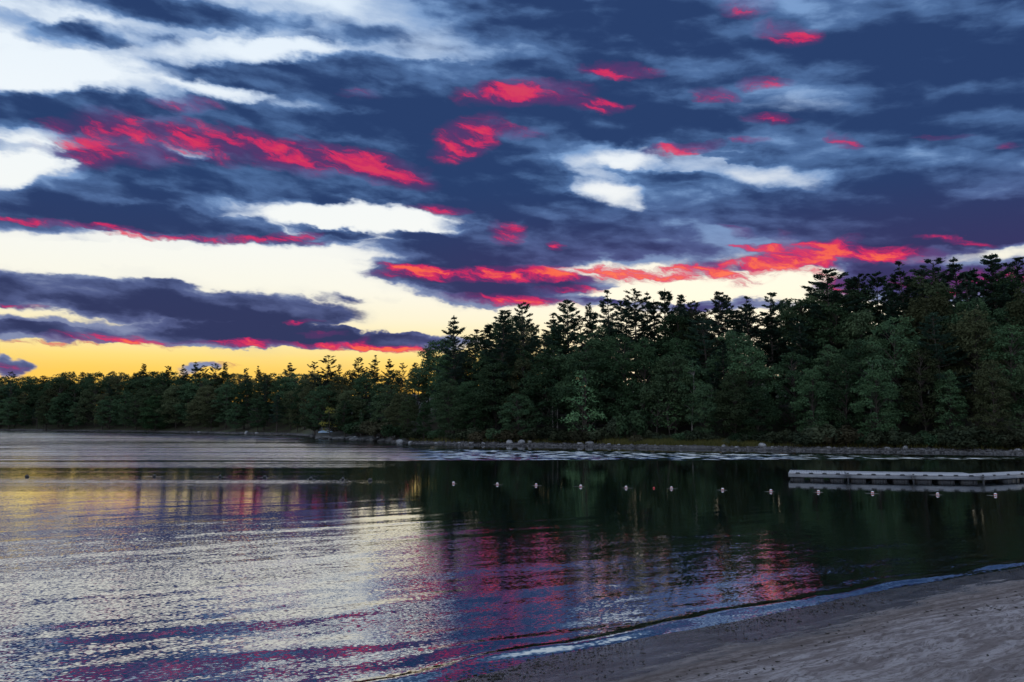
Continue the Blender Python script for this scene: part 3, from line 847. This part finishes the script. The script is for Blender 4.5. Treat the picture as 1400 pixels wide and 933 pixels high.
def build_trees():
    rng = np.random.default_rng(99)
    # ---- pines that break the skyline of the near wood
    near = [(621, 431, 12, 1.0), (661, 440, 16, .9), (686, 424, 14, 1.05), (725, 412, 18, .85), (778, 409, 22, 1.0), (807, 414, 26, .7), (832, 396, 22, 1.05), (852, 410, 30, .8), (871, 396, 26, .9),
            (887, 398, 34, .75), (907, 394, 26, 1.0), (929, 403, 30, .8), (958, 410, 24, .9), (981, 397, 28, .9), (1001, 402, 34, .9), (1027, 404, 24, 1.1), (1056, 399, 26, .9), (1085, 408, 30, .8),
            (1113, 392, 26, .8), (1141, 366, 20, 1.3), (1165, 382, 28, .9), (1185, 372, 24, .9), (1206, 370, 28, .85), (1225, 380, 34, .8), (1243, 356, 22, 1.0), (1265, 368, 30, .9), (1290, 350, 24, 1.05),
            (1317, 350, 28, 1.1), (1340, 366, 34, .9), (1369, 346, 24, 1.1), (1397, 351, 28, 1.0), (1425, 348, 24, 1.0)]
    n = 0
    for i, (px, py, s, w) in enumerate(near):
        x, y, h = place_top(px, py, s)
        var = PINES[[0, 4, 7, 2, 6, 3, 1, 8, 5][i % 9]]
        if px == 1141: var = PINES[2]
        lab = 'pine standing above the near wood, %s from the left along its skyline' % ORD[i]
        if px == 621: lab = 'pine marking the left end of the near wood, clear against pale sky'
        if px == 1141: lab = 'broad dark pine crown in front of the white and orange sky gap'
        if px == 1425: continue
        e = plant('pine_tree', var, x, y, h, rng, lab, 'pine', 'pines along the skyline of the near wood', w * 1.2)
        e.rotation_euler = (rng.normal(0, .02), rng.normal(0, .025), e.rotation_euler.z)
        n += 1
    # ---- body of the near wood, row by row (front rows lowest)
    rows = [(5.8, 0.40, 0.60, 4.8, 'front'), (10, 0.58, 0.78, 4.6, 'second'), (16, 0.74, 0.92, 4.5, 'middle'), (24, 0.90, 1.0, 4.3, 'back'), (34, 0.98, 1.04, 4.6, 'rear')]
    for ri, (s, f0, f1, step, word) in enumerate(rows):
        px = 548 + 9 * ri
        i = 0
        while px < 1440:
            a = ray(px, 560).x / ray(px, 560).y
            D = float(shore_d(a)) + s
            jx = px + rng.normal(0, 7)
            if ri == 0 and (742 < jx < 836 or 842 < jx < 885 or 900 < jx < 960):
                px += step / D * F * rng.uniform(0.8, 1.25); continue
            sk = sky_y(R_SKY, jx); base_y = 606
            f = rng.uniform(f0, f1)
            ytop = base_y - (base_y - sk) * f
            x, y, h = place_top(jx, ytop, s + rng.normal(0, 1.0))
            pine = rng.random() < (0.04, 0.12, 0.28, 0.5, 0.75)[ri]
            w = rng.uniform(0.9, 1.2)
            if pine:
                var = PINES[int(rng.integers(len(PINES)))]; w *= 1.3
            else:
                var = (LIGHT if rng.random() < (0.40, 0.30, 0.15, 0.05, 0)[ri] else BROADS)[int(rng.integers(5))]
                if h > 15: w *= 0.92
            kind = 'pine' if pine else 'leafy'
            if ri == 0:
                lab = '%s tree in the waterside row of the near wood, %s from the left' % ('dark pine' if pine else 'leafy green', ORD[i])
            else:
                lab = spot('%s tree, near wood %s' % ('dark pine' if pine else 'dark leafy', {1: 'lower part', 2: 'mid height', 3: 'upper part', 4: 'canopy top'}[ri]), jx, near, 'near')
            plant('pine_tree' if pine else 'broadleaf_tree', var, x, y, max(h, 4), rng, lab, 'pine' if pine else 'tree', 'trees of the near wood, %s row' % word, w)
            i += 1
            px += step / D * F * rng.uniform(0.8, 1.25)
    # ---- single trees one can pick out by the near shore
    x, y, h = place_top(797, 506, 4.8); plant('young_tree', YOUNG[0], x, y, h, rng, 'bright green conical young tree standing forward by the near shore', 'tree', None, 1.12)
    x, y, h = place_top(756, 470, 8.5); plant('birch_tree', BIRCH[0], x, y, h, rng, 'left of two pale slim trunks beside the bright young tree', 'tree', 'pale-trunked trees near the shore', .8)
    x, y, h = place_top(763, 476, 9.0); plant('birch_tree', BIRCH[1], x, y, h, rng, 'right of two pale slim trunks beside the bright young tree', 'tree', 'pale-trunked trees near the shore', .8)
    x, y, h = place_top(947, 492, 8.0); plant('birch_tree', BIRCH[1], x, y, h, rng, 'lone pale trunk with thin crown above the grassy shore', 'tree', 'pale-trunked trees near the shore', .95)
    x, y, h = place_top(913, 544, 7.0); plant('sapling', SAPS[0], x, y, h, rng, 'taller of two green saplings left of the lone pale trunk', 'tree', 'saplings on the near shore', 1.2)
    x, y, h = place_top(897, 550, 7.0); plant('sapling', SAPS[1], x, y, h, rng, 'shorter of two green saplings left of the lone pale trunk', 'tree', 'saplings on the near shore', 1.3)
    # ---- dead snags
    for px, py, sd, lab in ((1184, 498, 3, 'bare grey dead tree leaning among the leaves above the dock'),):
        x, y, h = place_top(px, py, 6.6)
        r2 = np.random.default_rng(sd); tb = MB(); bb = MB()
        zs = np.linspace(0, h, 8); ax = np.stack([0.10 * zs * (1 if sd == 3 else -.3) + 0.15 * np.sin(zs * .5), -0.06 * zs, zs], 1)
        tb.tube(ax, 0.13 * (1 - 0.85 * zs / h), 6)
        for q in range(16):
            z0 = r2.uniform(0.35, 0.98) * h; p0 = np.array([np.interp(z0, zs, ax[:, j]) for j in range(3)]); az = r2.uniform(0, 6.28); L = r2.uniform(.8, 2.2)
            dd = np.array([math.cos(az), math.sin(az), r2.uniform(0.2, 0.9)])
            bb.tube([p0, p0 + dd * L * .5 + r2.normal(0, .08, 3), p0 + dd * L], [0.035, 0.022, 0.008], 4)
        e = bpy.data.objects.new('dead_tree', None); COL.objects.link(e); e.location = (x, y, gz(x, y) - .05); tag(e, lab, 'tree')
        md = simple('dead_wood', (0.08, 0.075, 0.07), (0.17, 0.16, 0.15), 2.0, .9); tb.build('trunk', md, e, True); bb.build('branches', md, e, True)
    # ---- shrubs along the near bank
    pxs = np.arange(556, 1420, 21.0)
    for i, px in enumerate(pxs):
        px = px + rng.normal(0, 5)
        a = ray(px, 560).x / ray(px, 560).y
        y = float(shore_d(a)) + rng.uniform(3.6, 5.2); x = a * y
        v = SHRUBS[i % 4]
        h = rng.uniform(1.2, 2.3)
        if 830 < px < 1050: h *= 0.75; y += 0.8
        plant('shrub', v, x, y, h, rng, 'low shrub at the foot of the near wood, %s from the left' % ORD[i] if i < len(ORD) else 'low shrub at the far right foot of the near wood, %s to last' % ('next' if i == len(pxs) - 2 else 'very') if i < len(pxs) - 1 else 'last low shrub at the right foot of the near wood', 'shrub', 'shrubs along the near bank', 1.25, ('stems', 'foliage'))
    for i, (px, s0) in enumerate(((431, 12), (441, 30), (452, 22), (463, 14), (474, 9), (484, 14), (496, 7), (507, 10), (518, 5), (530, 6), (541, 4))):
        a = ray(px, 560).x / ray(px, 560).y; y = float(shore_d(a)) + s0; x = a * y
        plant('shrub', SHRUBS[(i * 3) % 4], x, y, rng.uniform(2.0, 3.4), rng, 'dark shrub behind the stony point, %s from the left' % ORD[i], 'shrub', 'shrubs behind the stony point', 1.4, ('stems', 'foliage'))
    x, y, h = place_top(864, 562, 5.5); plant('shrub', SHRUBS[2], x, y, h, rng, 'tall pale green bush right of the bright young tree', 'shrub', None, .75, ('stems', 'foliage'))
    x, y, h = place_top(850, 575, 5.0); plant('shrub', SHRUBS[0], x, y, h, rng, 'rounded grey-green bush between the young tree and the tall pale bush', 'shrub', None, .9, ('stems', 'foliage'))

    # ---- far wood on the left
    far = [(13, 508, 8, .7), (195, 497, 20, 1.0), (228, 500, 22, .9), (248, 498, 20, .9), (265, 494, 22, 1.0), (276, 499, 26, .8), (294, 497, 22, .9), (305, 495, 24, .9), (335, 503, 22, .7), (352, 500, 24, .9),
           (395, 495, 22, 1.1), (430, 494, 24, .9), (446, 485, 22, 1.1), (463, 498, 26, .8), (492, 488, 24, .9), (511, 485, 26, 1.05), (531, 490, 28, 1.0), (548, 496, 30, .8)]
    for i, (px, py, s, w) in enumerate(far):
        x, y, h = place_top(px, py, s)
        plant('pine_tree', PINES[[5, 3, 2, 1, 0, 5][i % 6]], x, y, h, rng, 'small dark pine on the yellow skyline of the far wood, %s from the left' % ORD[i], 'pine', 'pines along the skyline of the far wood', w * 1.15)
    rows = [(4, 0.45, 0.66, 6.0, 'waterside'), (10, 0.66, 0.84, 5.6, 'middle'), (17, 0.86, 0.97, 5.0, 'back'), (26, 0.98, 1.02, 4.6, 'rear')]
    for ri, (s, f0, f1, step, word) in enumerate(rows):
        px = -30 + 8 * ri; i = 0
        while px < 560:
            a = ray(px, 560).x / ray(px, 560).y
            D = float(shore_d(a)) + s
            jx = px + rng.normal(0, 4)
            sk = sky_y(L_SKY, jx); base_y = 588
            ytop = base_y - (base_y - sk) * rng.uniform(f0, f1)
            x, y, h = place_top(jx, ytop, s + rng.normal(0, 1.0))
            pine = rng.random() < (0.12, 0.12, 0.08, 0.05)[ri]
            var = PINES[int(rng.integers(6))] if pine else BROADS[int(rng.integers(5))]
            if ri == 0:
                lab = '%s tree on the waterline of the far wood, %s from the left' % ('dark pine' if pine else 'leafy', ORD[i] if i < 40 else 'near the last')
            else:
                lab = spot('%s tree, far wood %s' % ('dark pine' if pine else 'leafy', {1: 'mid height', 2: 'upper part', 3: 'canopy top'}[ri]), jx, far, 'far')
            plant('pine_tree' if pine else 'broadleaf_tree', var, x, y, max(h, 5), rng, lab, 'pine' if pine else 'tree', 'trees of the far wood, %s row' % word, rng.uniform(1.05, 1.45))
            i += 1
            px += step / D * F * rng.uniform(0.8, 1.25)
    x, y, h = place_top(213, 540, 2.5); plant('broadleaf_tree', GREEN[0], x, y, h, rng, 'light green rounded tree on the water edge of the far wood', 'tree', None, 1.25)
    x, y, h = place_top(452, 556, 4.0); plant('yellowing_tree', YELLOW[0], x, y, h, rng, 'small yellowing tree low in the far wood, above the stony point', 'tree', None, 1.1)
    x, y, h = place_top(494, 560, 5.0); plant('birch_tree', BIRCH[0], x, y, h * 1.0, rng, 'slim pale trunk standing behind the stony point', 'tree', None, .6)
build_trees()

# ================================================================== rocks
def rock_mesh(seed, sx=1.0, sy=0.8, sz=0.6, mat=None):
    import bmesh
    rng = np.random.default_rng(seed)
    bm = bmesh.new(); bmesh.ops.create_icosphere(bm, subdivisions=2, radius=1.0)
    cuts = [rng.normal(size=3) for _ in range(9)]
    cuts = [c / np.linalg.norm(c) for c in cuts]; lim = rng.uniform(0.62, 0.9, 9)
    for v in bm.verts:
        p = np.array(v.co)
        for c, l in zip(cuts, lim):
            d = p @ c
            if d > l: p = p - c * (d - l)
        p *= 1 + rng.normal(0, 0.025)
        v.co = (p[0] * sx, p[1] * sy, p[2] * sz)
    me = bpy.data.meshes.new('rock'); bm.to_mesh(me); bm.free()
    me.materials.append(mat or M_ROCK)
    return me
ROCKS = [rock_mesh(i, 1, (0.7, 0.9, 0.8, 0.6, 1.0)[i], (0.55, 0.7, 0.45, 0.62, 0.5)[i]) for i in range(5)]
DROCKS = [rock_mesh(i + 20, 1, 0.8, (0.55, 0.4, 0.6, 0.5)[i], M_DROCK) for i in range(4)]

def boulder(px, s, w_px, label, group, k, dark=False, tall=1.0, name='boulder'):
    a = ray(px, 560).x / ray(px, 560).y
    y = float(shore_d(a)) + s; x = a * y
    r = 0.5 * w_px / F * y
    me = (DROCKS if dark else ROCKS)[k % (4 if dark else 5)]
    o = link(name, me)
    o.location = (x, y, max(gz(x, y), -0.1) + r * 0.22 * tall)
    o.scale = (r, r, r * tall); o.rotation_euler = (0, 0, k * 1.9)
    tag(o, label, 'boulder', group)
    return o

NB = 'pale boulders along the near bank'
for i, (px, s, w, t, lab) in enumerate([
        (547, 0.6, 11, 1.2, 'pale boulder at the left tip of the near bank, beside the water'),
        (561, 0.8, 7, 1.0, 'small boulder just right of the one at the bank tip'),
        (597, 1.0, 6, 1.0, 'small grey boulder low on the bank below the leftmost tall pine'),
        (628, 1.5, 6, .9, 'flat small boulder on the bank left of the pair of large pale boulders'),
        (645, 1.4, 8, 1.0, 'roundish boulder a little left of the large pale pair'),
        (661, 1.2, 6, 1.0, 'small boulder between the roundish one and the large pale pair'),
        (697, 2.0, 12, 1.1, 'left of the two large pale boulders on the near bank'),
        (712, 2.2, 13, 1.35, 'right and taller of the two large pale boulders on the near bank'),
        (724, 3.2, 8, 1.1, 'boulder perched behind the two large pale boulders'),
        (792, 2.6, 9, .9, 'grey boulder below the bright young tree'),
        (806, 2.8, 14, .75, 'long whitish boulder just right of the young tree foot'),
        (832, 2.4, 7, .8, 'small boulder where the grassy bank begins'),
        (846, 2.4, 6, .9, 'second small boulder on the grassy bank'),
        (930, 2.2, 6, .8, 'small stone block on the bank under the lone pale trunk'),
        (988, 2.2, 5, 2.2, 'upright pale stone like a post on the near bank'),
        (1005, 1.6, 6, 1.0, 'darkish stone right of the upright one'),
        (1041, 3.0, 13, 1.0, 'humped pale boulder on the grass edge left of the dock'),
        (1054, 2.4, 6, .9, 'small boulder right beside the humped one'),
        (1131, 2.4, 7, .9, 'pale boulder on the bank above the first dock section'),
        (1158, 2.2, 6, .8, 'flat stone on the bank above the first dock joint'),
        (1211, 2.3, 10, .8, 'larger flat boulder on the bank above the second dock section'),
        (1235, 3.0, 8, 1.2, 'lumpy boulder on the bank above the second dock joint'),
        (1300, 2.4, 6, .8, 'small stone on the bank above the third dock section'),
        (1388, 2.6, 9, 1.0, 'boulder on the bank at the right edge of the picture')]):
    boulder(px, s, w, lab, NB, i, False, t)
rr = np.random.default_rng(17)
PT = 'dark rocks of the stony point'
words = ['outermost', 'second', 'third', 'fourth', 'fifth', 'sixth', 'seventh', 'eighth', 'ninth', 'tenth', 'eleventh', 'twelfth', 'thirteenth', 'innermost']
for i in range(14):
    px = 425 + i * 7.4 + rr.normal(0, 1.5)
    boulder(px, rr.uniform(-1.2, 1.2), rr.uniform(12, 20), 'dark rock of the stony point, %s counting from its tip' % words[i], PT, i, True, rr.uniform(.55, .85))
boulder(487, 3.5, 7, 'pale stone lying among the dark rocks of the stony point', None, 2)
boulder(518, 4.0, 6, 'pale stone at the landward end of the stony point', None, 4)
boulder(338, 1.0, 7, 'pale rock at the far waterline beneath the far wood', None, 1, tall=1.3)
boulder(352, 1.2, 9, 'flat lilac-grey rock right of the pale far rock', None, 3, tall=.6)
boulder(273, 1.0, 5, 'small pale rock on the far waterline', None, 0)

def pebbles():
    rng = np.random.default_rng(23)
    base = np.zeros((len(ROCKS[0].vertices), 3)); 
    import bmesh
    bm = bmesh.new(); bmesh.ops.create_icosphere(bm, subdivisions=1, radius=1.0)
    bv = np.array([v.co for v in bm.verts]); bf = np.array([[v.index for v in f.verts] for f in bm.faces]); bm.free()
    mb = MB()
    for i in range(2600):
        px = rng.uniform(540, 1420); a = ray(px, 560).x / ray(px, 560).y
        y = float(shore_d(a)) + rng.uniform(-0.3, 3.4) ; x = a * y
        r = rng.uniform(0.05, 0.15) * (1.8 if rng.random() < 0.10 else 1)
        sc = np.array([r * rng.uniform(.8, 1.6), r, r * rng.uniform(.5, .9)])
        v = bv * (1 + rng.normal(0, 0.12, (len(bv), 1))) * sc
        mb.add(v + np.array([x, y, gz(x, y) + 0.03]), bf)
    for i in range(1500):
        px = rng.uniform(-20, 540); a = ray(px, 560).x / ray(px, 560).y
        if 412 < px < 535: continue
        y = float(shore_d(a)) + rng.uniform(-0.2, 3.5); x = a * y
        r = rng.uniform(0.08, 0.25)
        mb.add(bv * r * np.array([1.4, 1, .7]) + np.array([x, y, gz(x, y) + 0.04]), bf)
    o = mb.build('shore_stones', simple('shore_stone', (0.045, 0.043, 0.043), (0.17, 0.16, 0.16), 0.9, 0.85))
    tag(o, 'band of small grey stones along the far waterline', 'stones', None, 'stuff')
pebbles()

# ------------------------------------------------------------------ grass tufts on the bank
def grass():
    rng = np.random.default_rng(29)
    m = foliage('bank_grass', (0.17, 0.20, 0.06), (0.25, 0.25, 0.08), (0.26, 0.20, 0.08))
    mb = MB(); V = []; T = []
    n = 15000
    px = np.concatenate([rng.uniform(826, 1052, int(n * .7)), rng.uniform(560, 1420, n - int(n * .7))])
    a = (px - 700) / F
    y = shore_d(a) + rng.uniform(2.8, 5.5, n); x = a * y
    z = bank_z(x, y)
    h = rng.uniform(0.25, 0.8, n); az = rng.uniform(0, 6.283, n); w = rng.uniform(0.02, 0.06, n)
    d = np.stack([np.cos(az), np.sin(az), 0 * az], 1)
    p = np.stack([x, y, z], 1)
    tip = p + np.stack([rng.normal(0, .12, n), rng.normal(0, .12, n), h], 1)
    v = np.stack([p - d * w[:, None], p + d * w[:, None], tip], 1).reshape(-1, 3)
    mb.add(v, np.arange(n * 3).reshape(-1, 3))
    o = mb.build('bank_grass', m)
    tag(o, 'yellow-green grass strip along the top of the near bank', 'grass', None, 'stuff')
grass()

# ================================================================== upturned boat on the far point
def boat():
    m = simple('pale_blue_hull', (0.30, 0.42, 0.55), (0.42, 0.55, 0.68), 1.2, 0.35)
    md = simple('dark_keel', (0.08, 0.10, 0.13), (0.12, 0.15, 0.18), 2, 0.5)
    a = ray(446, 560).x / ray(446, 560).y
    y = float(shore_d(a)) + 9.0; x = a * y
    L = 20 / F * y / 2; W = 0.42; H = 0.55
    e = tag(link('upturned_boat', None), 'pale blue upturned boat lying on the shore behind the stony point', 'boat')
    e.location = (x, y, gz(x, y) - 0.02); e.rotation_euler = (0, 0, 0.12)
    n, k = 18, 10
    V = []
    for i in range(n + 1):
        t = -1 + 2 * i / n
        w = W * max(0.0, 1 - abs(t) ** 2.6) + 0.01; h = H * (1 - 0.55 * abs(t) ** 2.2)
        for j in range(k + 1):
            th = math.pi * j / k
            V.append((t * L, w * math.cos(th), max(0.02, h * math.sin(th) ** 0.7 if 0 < j < k else 0.02)))
    Q = [(i * (k + 1) + j, (i + 1) * (k + 1) + j, (i + 1) * (k + 1) + j + 1, i * (k + 1) + j + 1) for i in range(n) for j in range(k)]
    b = MB(); b.add(V, (), Q); b.build('hull', m, e, True)
    b = MB(); b.tube([(t * L, 0, H * (1 - 0.55 * abs(t) ** 2.2) + 0.015) for t in np.linspace(-0.97, 0.97, 15)], [0.03] * 15, 6); b.build('keel', md, e, True)
    for s in (-1, 1):
        b = MB(); b.tube([(t * L, s * (W * max(0.0, 1 - abs(t) ** 2.6) + 0.02), 0.04) for t in np.linspace(-0.97, 0.97, 15)], [0.03] * 15, 6); b.build('gunwale', md, e, True)
boat()

# ================================================================== floating dock
def wood_mat():
    m, k, p = material('weathered_deck')
    tc = k.n.new('ShaderNodeTexCoord'); oi = k.n.new('ShaderNodeObjectInfo')
    n = k.noise(k.map(tc.outputs['Object'], scale=(0.05, 0.9, 0.4)), 1.0, 5, 0.6); n2 = k.noise(tc.outputs['Object'], 0.8, 4, 0.6)
    c = k.mix(k.ss(n, 0.3, 0.7), (0.34, 0.34, 0.37, 1), (0.52, 0.515, 0.54, 1))
    c = k.mix(k.m('MULTIPLY', k.ss(n2, 0.5, 0.75), 0.5), c, (0.46, 0.455, 0.46, 1))
    k.put(p.inputs['Base Color'], c); p.inputs['Roughness'].default_value = 0.35
    return m
M_DECK = wood_mat()
M_FASC = simple('grey_rub_board', (0.27, 0.28, 0.31), (0.38, 0.385, 0.41), 2.5, 0.4, 0.004, 9)
M_FLOAT = simple('black_float', (0.03, 0.03, 0.035), (0.06, 0.058, 0.06), 2.0, 0.5)
M_STEEL = simple('galvanised_steel', (0.10, 0.10, 0.11), (0.20, 0.20, 0.21), 5.0, 0.45)
M_DARK = simple('dark_iron', (0.02, 0.02, 0.022), (0.04, 0.04, 0.042), 5.0, 0.6)

def dock_section(p0, p1, width, label, group='sections of the floating dock', mitre=0.0):
    """p0 -> p1 is the front edge seen from the beach; the deck runs back from it"""
    d = (p1 - p0); L = d.length; ang = math.atan2(d.y, d.x)
    e = tag(link('dock_section', None), label, 'dock', group)
    e.location = (p0.x, p0.y, 0); e.rotation_euler = (0, 0, ang)
    top = 0.42
    # deck boards laid across, small gaps between them
    b = MB(); bw = 0.14; x = 0.012
    while x + bw < L - 0.01:
        x1 = x + bw - 0.012
        dz = 0.003 * math.sin(x * 37)
        yb = width - 0.05 if not mitre else min(width - 0.05, x / mitre)
        if yb > 0.1:
            b.box((x, 0.05, top - 0.035 + dz), (x1, yb, top + dz))
        x += bw
    deck = b.build('deck_boards', M_DECK, e); deck['kind'] = 'stuff'
    # frame boards
    b = MB(); b.box((0, 0, top - 0.24), (L, 0.045, top - 0.005)); b.build('front_board', M_FASC, e)
    b = MB(); xm = width * mitre
    b.box((xm, width - 0.045, top - 0.24), (L, width, top - 0.005)); b.build('back_board', M_FASC, e)
    for xx in ((0.0, L - 0.045) if not mitre else (L - 0.045,)):
        b = MB(); b.box((xx + 0.002, 0.047, top - 0.24), (xx + 0.043, width - 0.047, top - 0.038)); b.build('end_board', M_FASC, e)
    b = MB(); b.box((0.02, -0.03, top - 0.06), (L - 0.02, -0.002, top + 0.012)); b.build('rub_rail', M_DECK, e)
    # iron cleats along the front
    n = 4
    for i in range(n):
        x = (0.05 + 0.90 * (i + 0.5) / n) * L
        b = MB(); b.box((x - 0.13, -0.042, top - 0.05), (x + 0.13, -0.031, top - 0.005)); b.box((x - 0.10, -0.036, top - 0.02), (x + 0.10, 0.03, top + 0.03)); b.build('cleat', M_DARK, e)
    # floats
    for i in range(3):
        x0 = (i + 0.10) / 3 * L; x1 = (i + 0.80) / 3 * L
        for y0, y1 in ((0.10, width * 0.42), (width * 0.58, width - 0.1)):
            if mitre and x0 < y1 * mitre: continue
            b = MB(); b.box((x0, y0, -0.15), (x1, y1, top - 0.242))
            for q in range(3):
                xr = x0 + (x1 - x0) * (q + 0.5) / 3
                b.box((xr - 0.05, y0 - 0.025, -0.14), (xr + 0.05, y0 - 0.002, top - 0.27))
            b.build('float', M_FLOAT, e)
    # anchor pipe at the joint, in its bracket
    b = MB(); b.tube([(L + 0.0, -0.09, -0.9), (L + 0.0, -0.09, top + 0.06)], [0.05, 0.05], 10); b.build('anchor_pipe', M_DARK, e, True)
    b = MB(); b.box((L - 0.09, -0.15, top - 0.20), (L + 0.09, -0.034, top - 0.14)); b.box((L - 0.09, -0.15, top - 0.08), (L + 0.09, -0.034, top - 0.02)); b.build('pipe_bracket', M_STEEL, e)
    return e

def build_dock():
    pts = [at_z(px, py, 0.42) for px, py in ((1077, 646.5), (1160, 648.2), (1249, 649.6), (1344, 650.6), (1428, 646.0), (1520, 643.0))]
    labs = ['grey dock section at the free left end of the floating dock', 'second dock section from the free left end', 'third dock section, just before the dock bends',
            'dock section beyond the bend, running off the right edge']
    for i in range(4):
        a, b = pts[i].copy(), pts[i + 1].copy()
        dv = (b - a).normalized() * 0.03
        turn = 0.0
        if i == 3:
            d0, d1 = pts[3] - pts[2], pts[4] - pts[3]
            turn = math.tan(math.atan2(d1.y, d1.x) - math.atan2(d0.y, d0.x))
        dock_section(a + dv, b - dv, 3.0 if i < 3 else 1.5, labs[i], mitre=turn)
build_dock()

# ================================================================== swim line: rope and floats
def buoys():
    mw = simple('white_float_paint', (0.74, 0.74, 0.74), (0.82, 0.82, 0.82), 8, 0.35)
    mr = simple('red_float_paint', (0.55, 0.04, 0.04), (0.65, 0.06, 0.05), 8, 0.35)
    mrope = simple('pale_rope', (0.35, 0.34, 0.32), (0.5, 0.49, 0.46), 12, 0.8)
    def shell(r, z0, z1, n=7, sides=14, fat=1.0):
        V = []; Q = []
        for i in range(n + 1):
            z = z0 + (z1 - z0) * i / n
            rr = math.sqrt(max(0, 1 - z * z)) * r * fat + 0.004
            for j in range(sides):
                th = 6.28318 * j / sides
                V.append((rr * math.cos(th), rr * math.sin(th), z * r * 1.15))
        for i in range(n):
            for j in range(sides):
                Q.append((i * sides + j, i * sides + (j + 1) % sides, (i + 1) * sides + (j + 1) % sides, (i + 1) * sides + j))
        return V, Q
    r = 0.085
    def me(z0, z1, mat, fat=1.0, nm='float'):
        b = MB(); V, Q = shell(r, z0, z1, fat=fat); b.add(V, (), Q); return b.mesh(nm, mat, True)
    top = me(0.28, 1.0, mw); band = me(-0.22, 0.28, mr, 1.03); bot = me(-1.0, -0.22, mw)
    dk = simple('backlit_float_dark', (0.03, 0.028, 0.03), (0.055, 0.05, 0.05), 8, 0.5)  # left floats: their backlit shade is painted in, near-black shells and band
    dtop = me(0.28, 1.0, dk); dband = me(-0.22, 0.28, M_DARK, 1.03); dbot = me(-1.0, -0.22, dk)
    b = MB(); b.tube([(0, 0, r * 1.1), (0, 0, r * 1.35)], [0.028, 0.022], 8); cap = b.mesh('cap', M_DARK, True)
    right = [(620, 661), (680, 662.5), (733, 663.7), (794, 665.3), (856, 667), (918, 668), (988, 670), (1054, 672), (1119, 673), (1193, 674.5), (1282, 676.5), (1361, 677.3)]
    left = [(37, 652), (211, 651.5), (301, 652), (362, 653), (425, 655), (469, 655.5), (506, 657)]
    G = 'floats of the swim line'
    pts = []
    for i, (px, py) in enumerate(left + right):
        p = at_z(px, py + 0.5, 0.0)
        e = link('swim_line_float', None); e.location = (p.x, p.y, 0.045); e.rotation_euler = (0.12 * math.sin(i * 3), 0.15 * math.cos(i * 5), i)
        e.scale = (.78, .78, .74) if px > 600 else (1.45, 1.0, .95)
        for nm, m in ((('upper_shell', top), ('red_band', band), ('lower_shell', bot), ('cap', cap)) if px > 600 else (('upper_shell', dtop), ('backlit_band', dband), ('lower_shell', dbot), ('cap', cap))):
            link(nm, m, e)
        if i < len(left):
            lab = 'dark backlit float on the bright left water, %s from the left' % ORD[i]
        else:
            lab = 'white and red float on the dark water, %s from its left end' % ORD[i - len(left)]
        tag(e, lab, 'float', G)
        pts.append((p.x, p.y, 0.0))
    # a small all-red float
    p = at_z(894, 668, 0.0)
    e = link('marker_float', None); e.location = (p.x, p.y, 0.02); e.scale = (.6, .6, .6)
    m2 = me(-1, 1, mr); link('shell', m2, e); link('cap', cap, e)
    tag(e, 'tiny all-red float between two white ones on the dark water', 'float')
    # rope, riding at the surface and sagging a little between floats
    def rope(ps, lab):
        P = []
        rng = np.random.default_rng(4)
        for (a, c) in zip(ps[:-1], ps[1:]):
            for t in np.linspace(0, 1, 16, endpoint=False):
                P.append((a[0] + (c[0] - a[0]) * t, a[1] + (c[1] - a[1]) * t + 0.15 * math.sin(t * 3.14) * math.sin(a[0]), 0.004 - 0.03 * math.sin(t * 3.14159) * (0.6 + 0.8 * rng.random())))
        P.append(ps[-1])
        b = MB(); b.tube(P, [0.009] * len(P), 6)
        tag(b.build('swim_rope', mrope, None, True), lab, 'rope')
    rope(pts[:len(left)], 'thin rope joining the dark floats on the left water')
    rope(pts[len(left):], 'thin rope joining the white floats on the dark water')
buoys()

# ================================================================== wrack and litter on the sand
def litter():
    rng = np.random.default_rng(53)
    mb = MB()
    import bmesh
    bm = bmesh.new(); bmesh.ops.create_icosphere(bm, subdivisions=1, radius=1.0)
    bv = np.array([v.co for v in bm.verts]); bf = np.array([[v.index for v in f.verts] for f in bm.faces]); bm.free()
    n = 0
    def put(t, nn, r):
        P = t * T_DIR + (nn + float(wl_n(np.array(t)))) * N_DIR
        z = float(beach_height(np.array(nn), t))
        sc = np.array([r * rng.uniform(.8, 2.4), r * rng.uniform(.5, 1), r * rng.uniform(.3, .7)])
        a = rng.uniform(0, 3.14); c, s_ = math.cos(a), math.sin(a)
        v = bv * (1 + rng.normal(0, .18, (len(bv), 1))) * sc
        v = np.stack([v[:, 0] * c - v[:, 1] * s_, v[:, 0] * s_ + v[:, 1] * c, v[:, 2]], 1)
        mb.add(v + np.array([P[0], P[1], max(z, 0.0) + r * 0.15]), bf)
    for i in range(5200):                # dark weed and bits at the water's edge
        t = rng.uniform(-5, 24)
        k = np.clip(1 - (t - 4) / 16, 0.12, 1)
        if rng.random() > k: continue
        put(t, rng.normal(0.25, 0.28) if rng.random() < .75 else rng.uniform(0.1, 1.4), rng.uniform(0.006, 0.021))
    for i in range(420):                 # leaves and twigs higher up
        put(rng.uniform(-4, 22), 1.8 + abs(rng.normal(0, 1.4)), rng.uniform(0.007, 0.022))
    m = simple('dark_wrack', (0.015, 0.013, 0.011), (0.05, 0.04, 0.03), 20, 0.8)
    o = mb.build('wrack', m)
    tag(o, 'scatter of dark weed and bits along the wet sand edge', 'wrack', None, 'stuff')
litter()
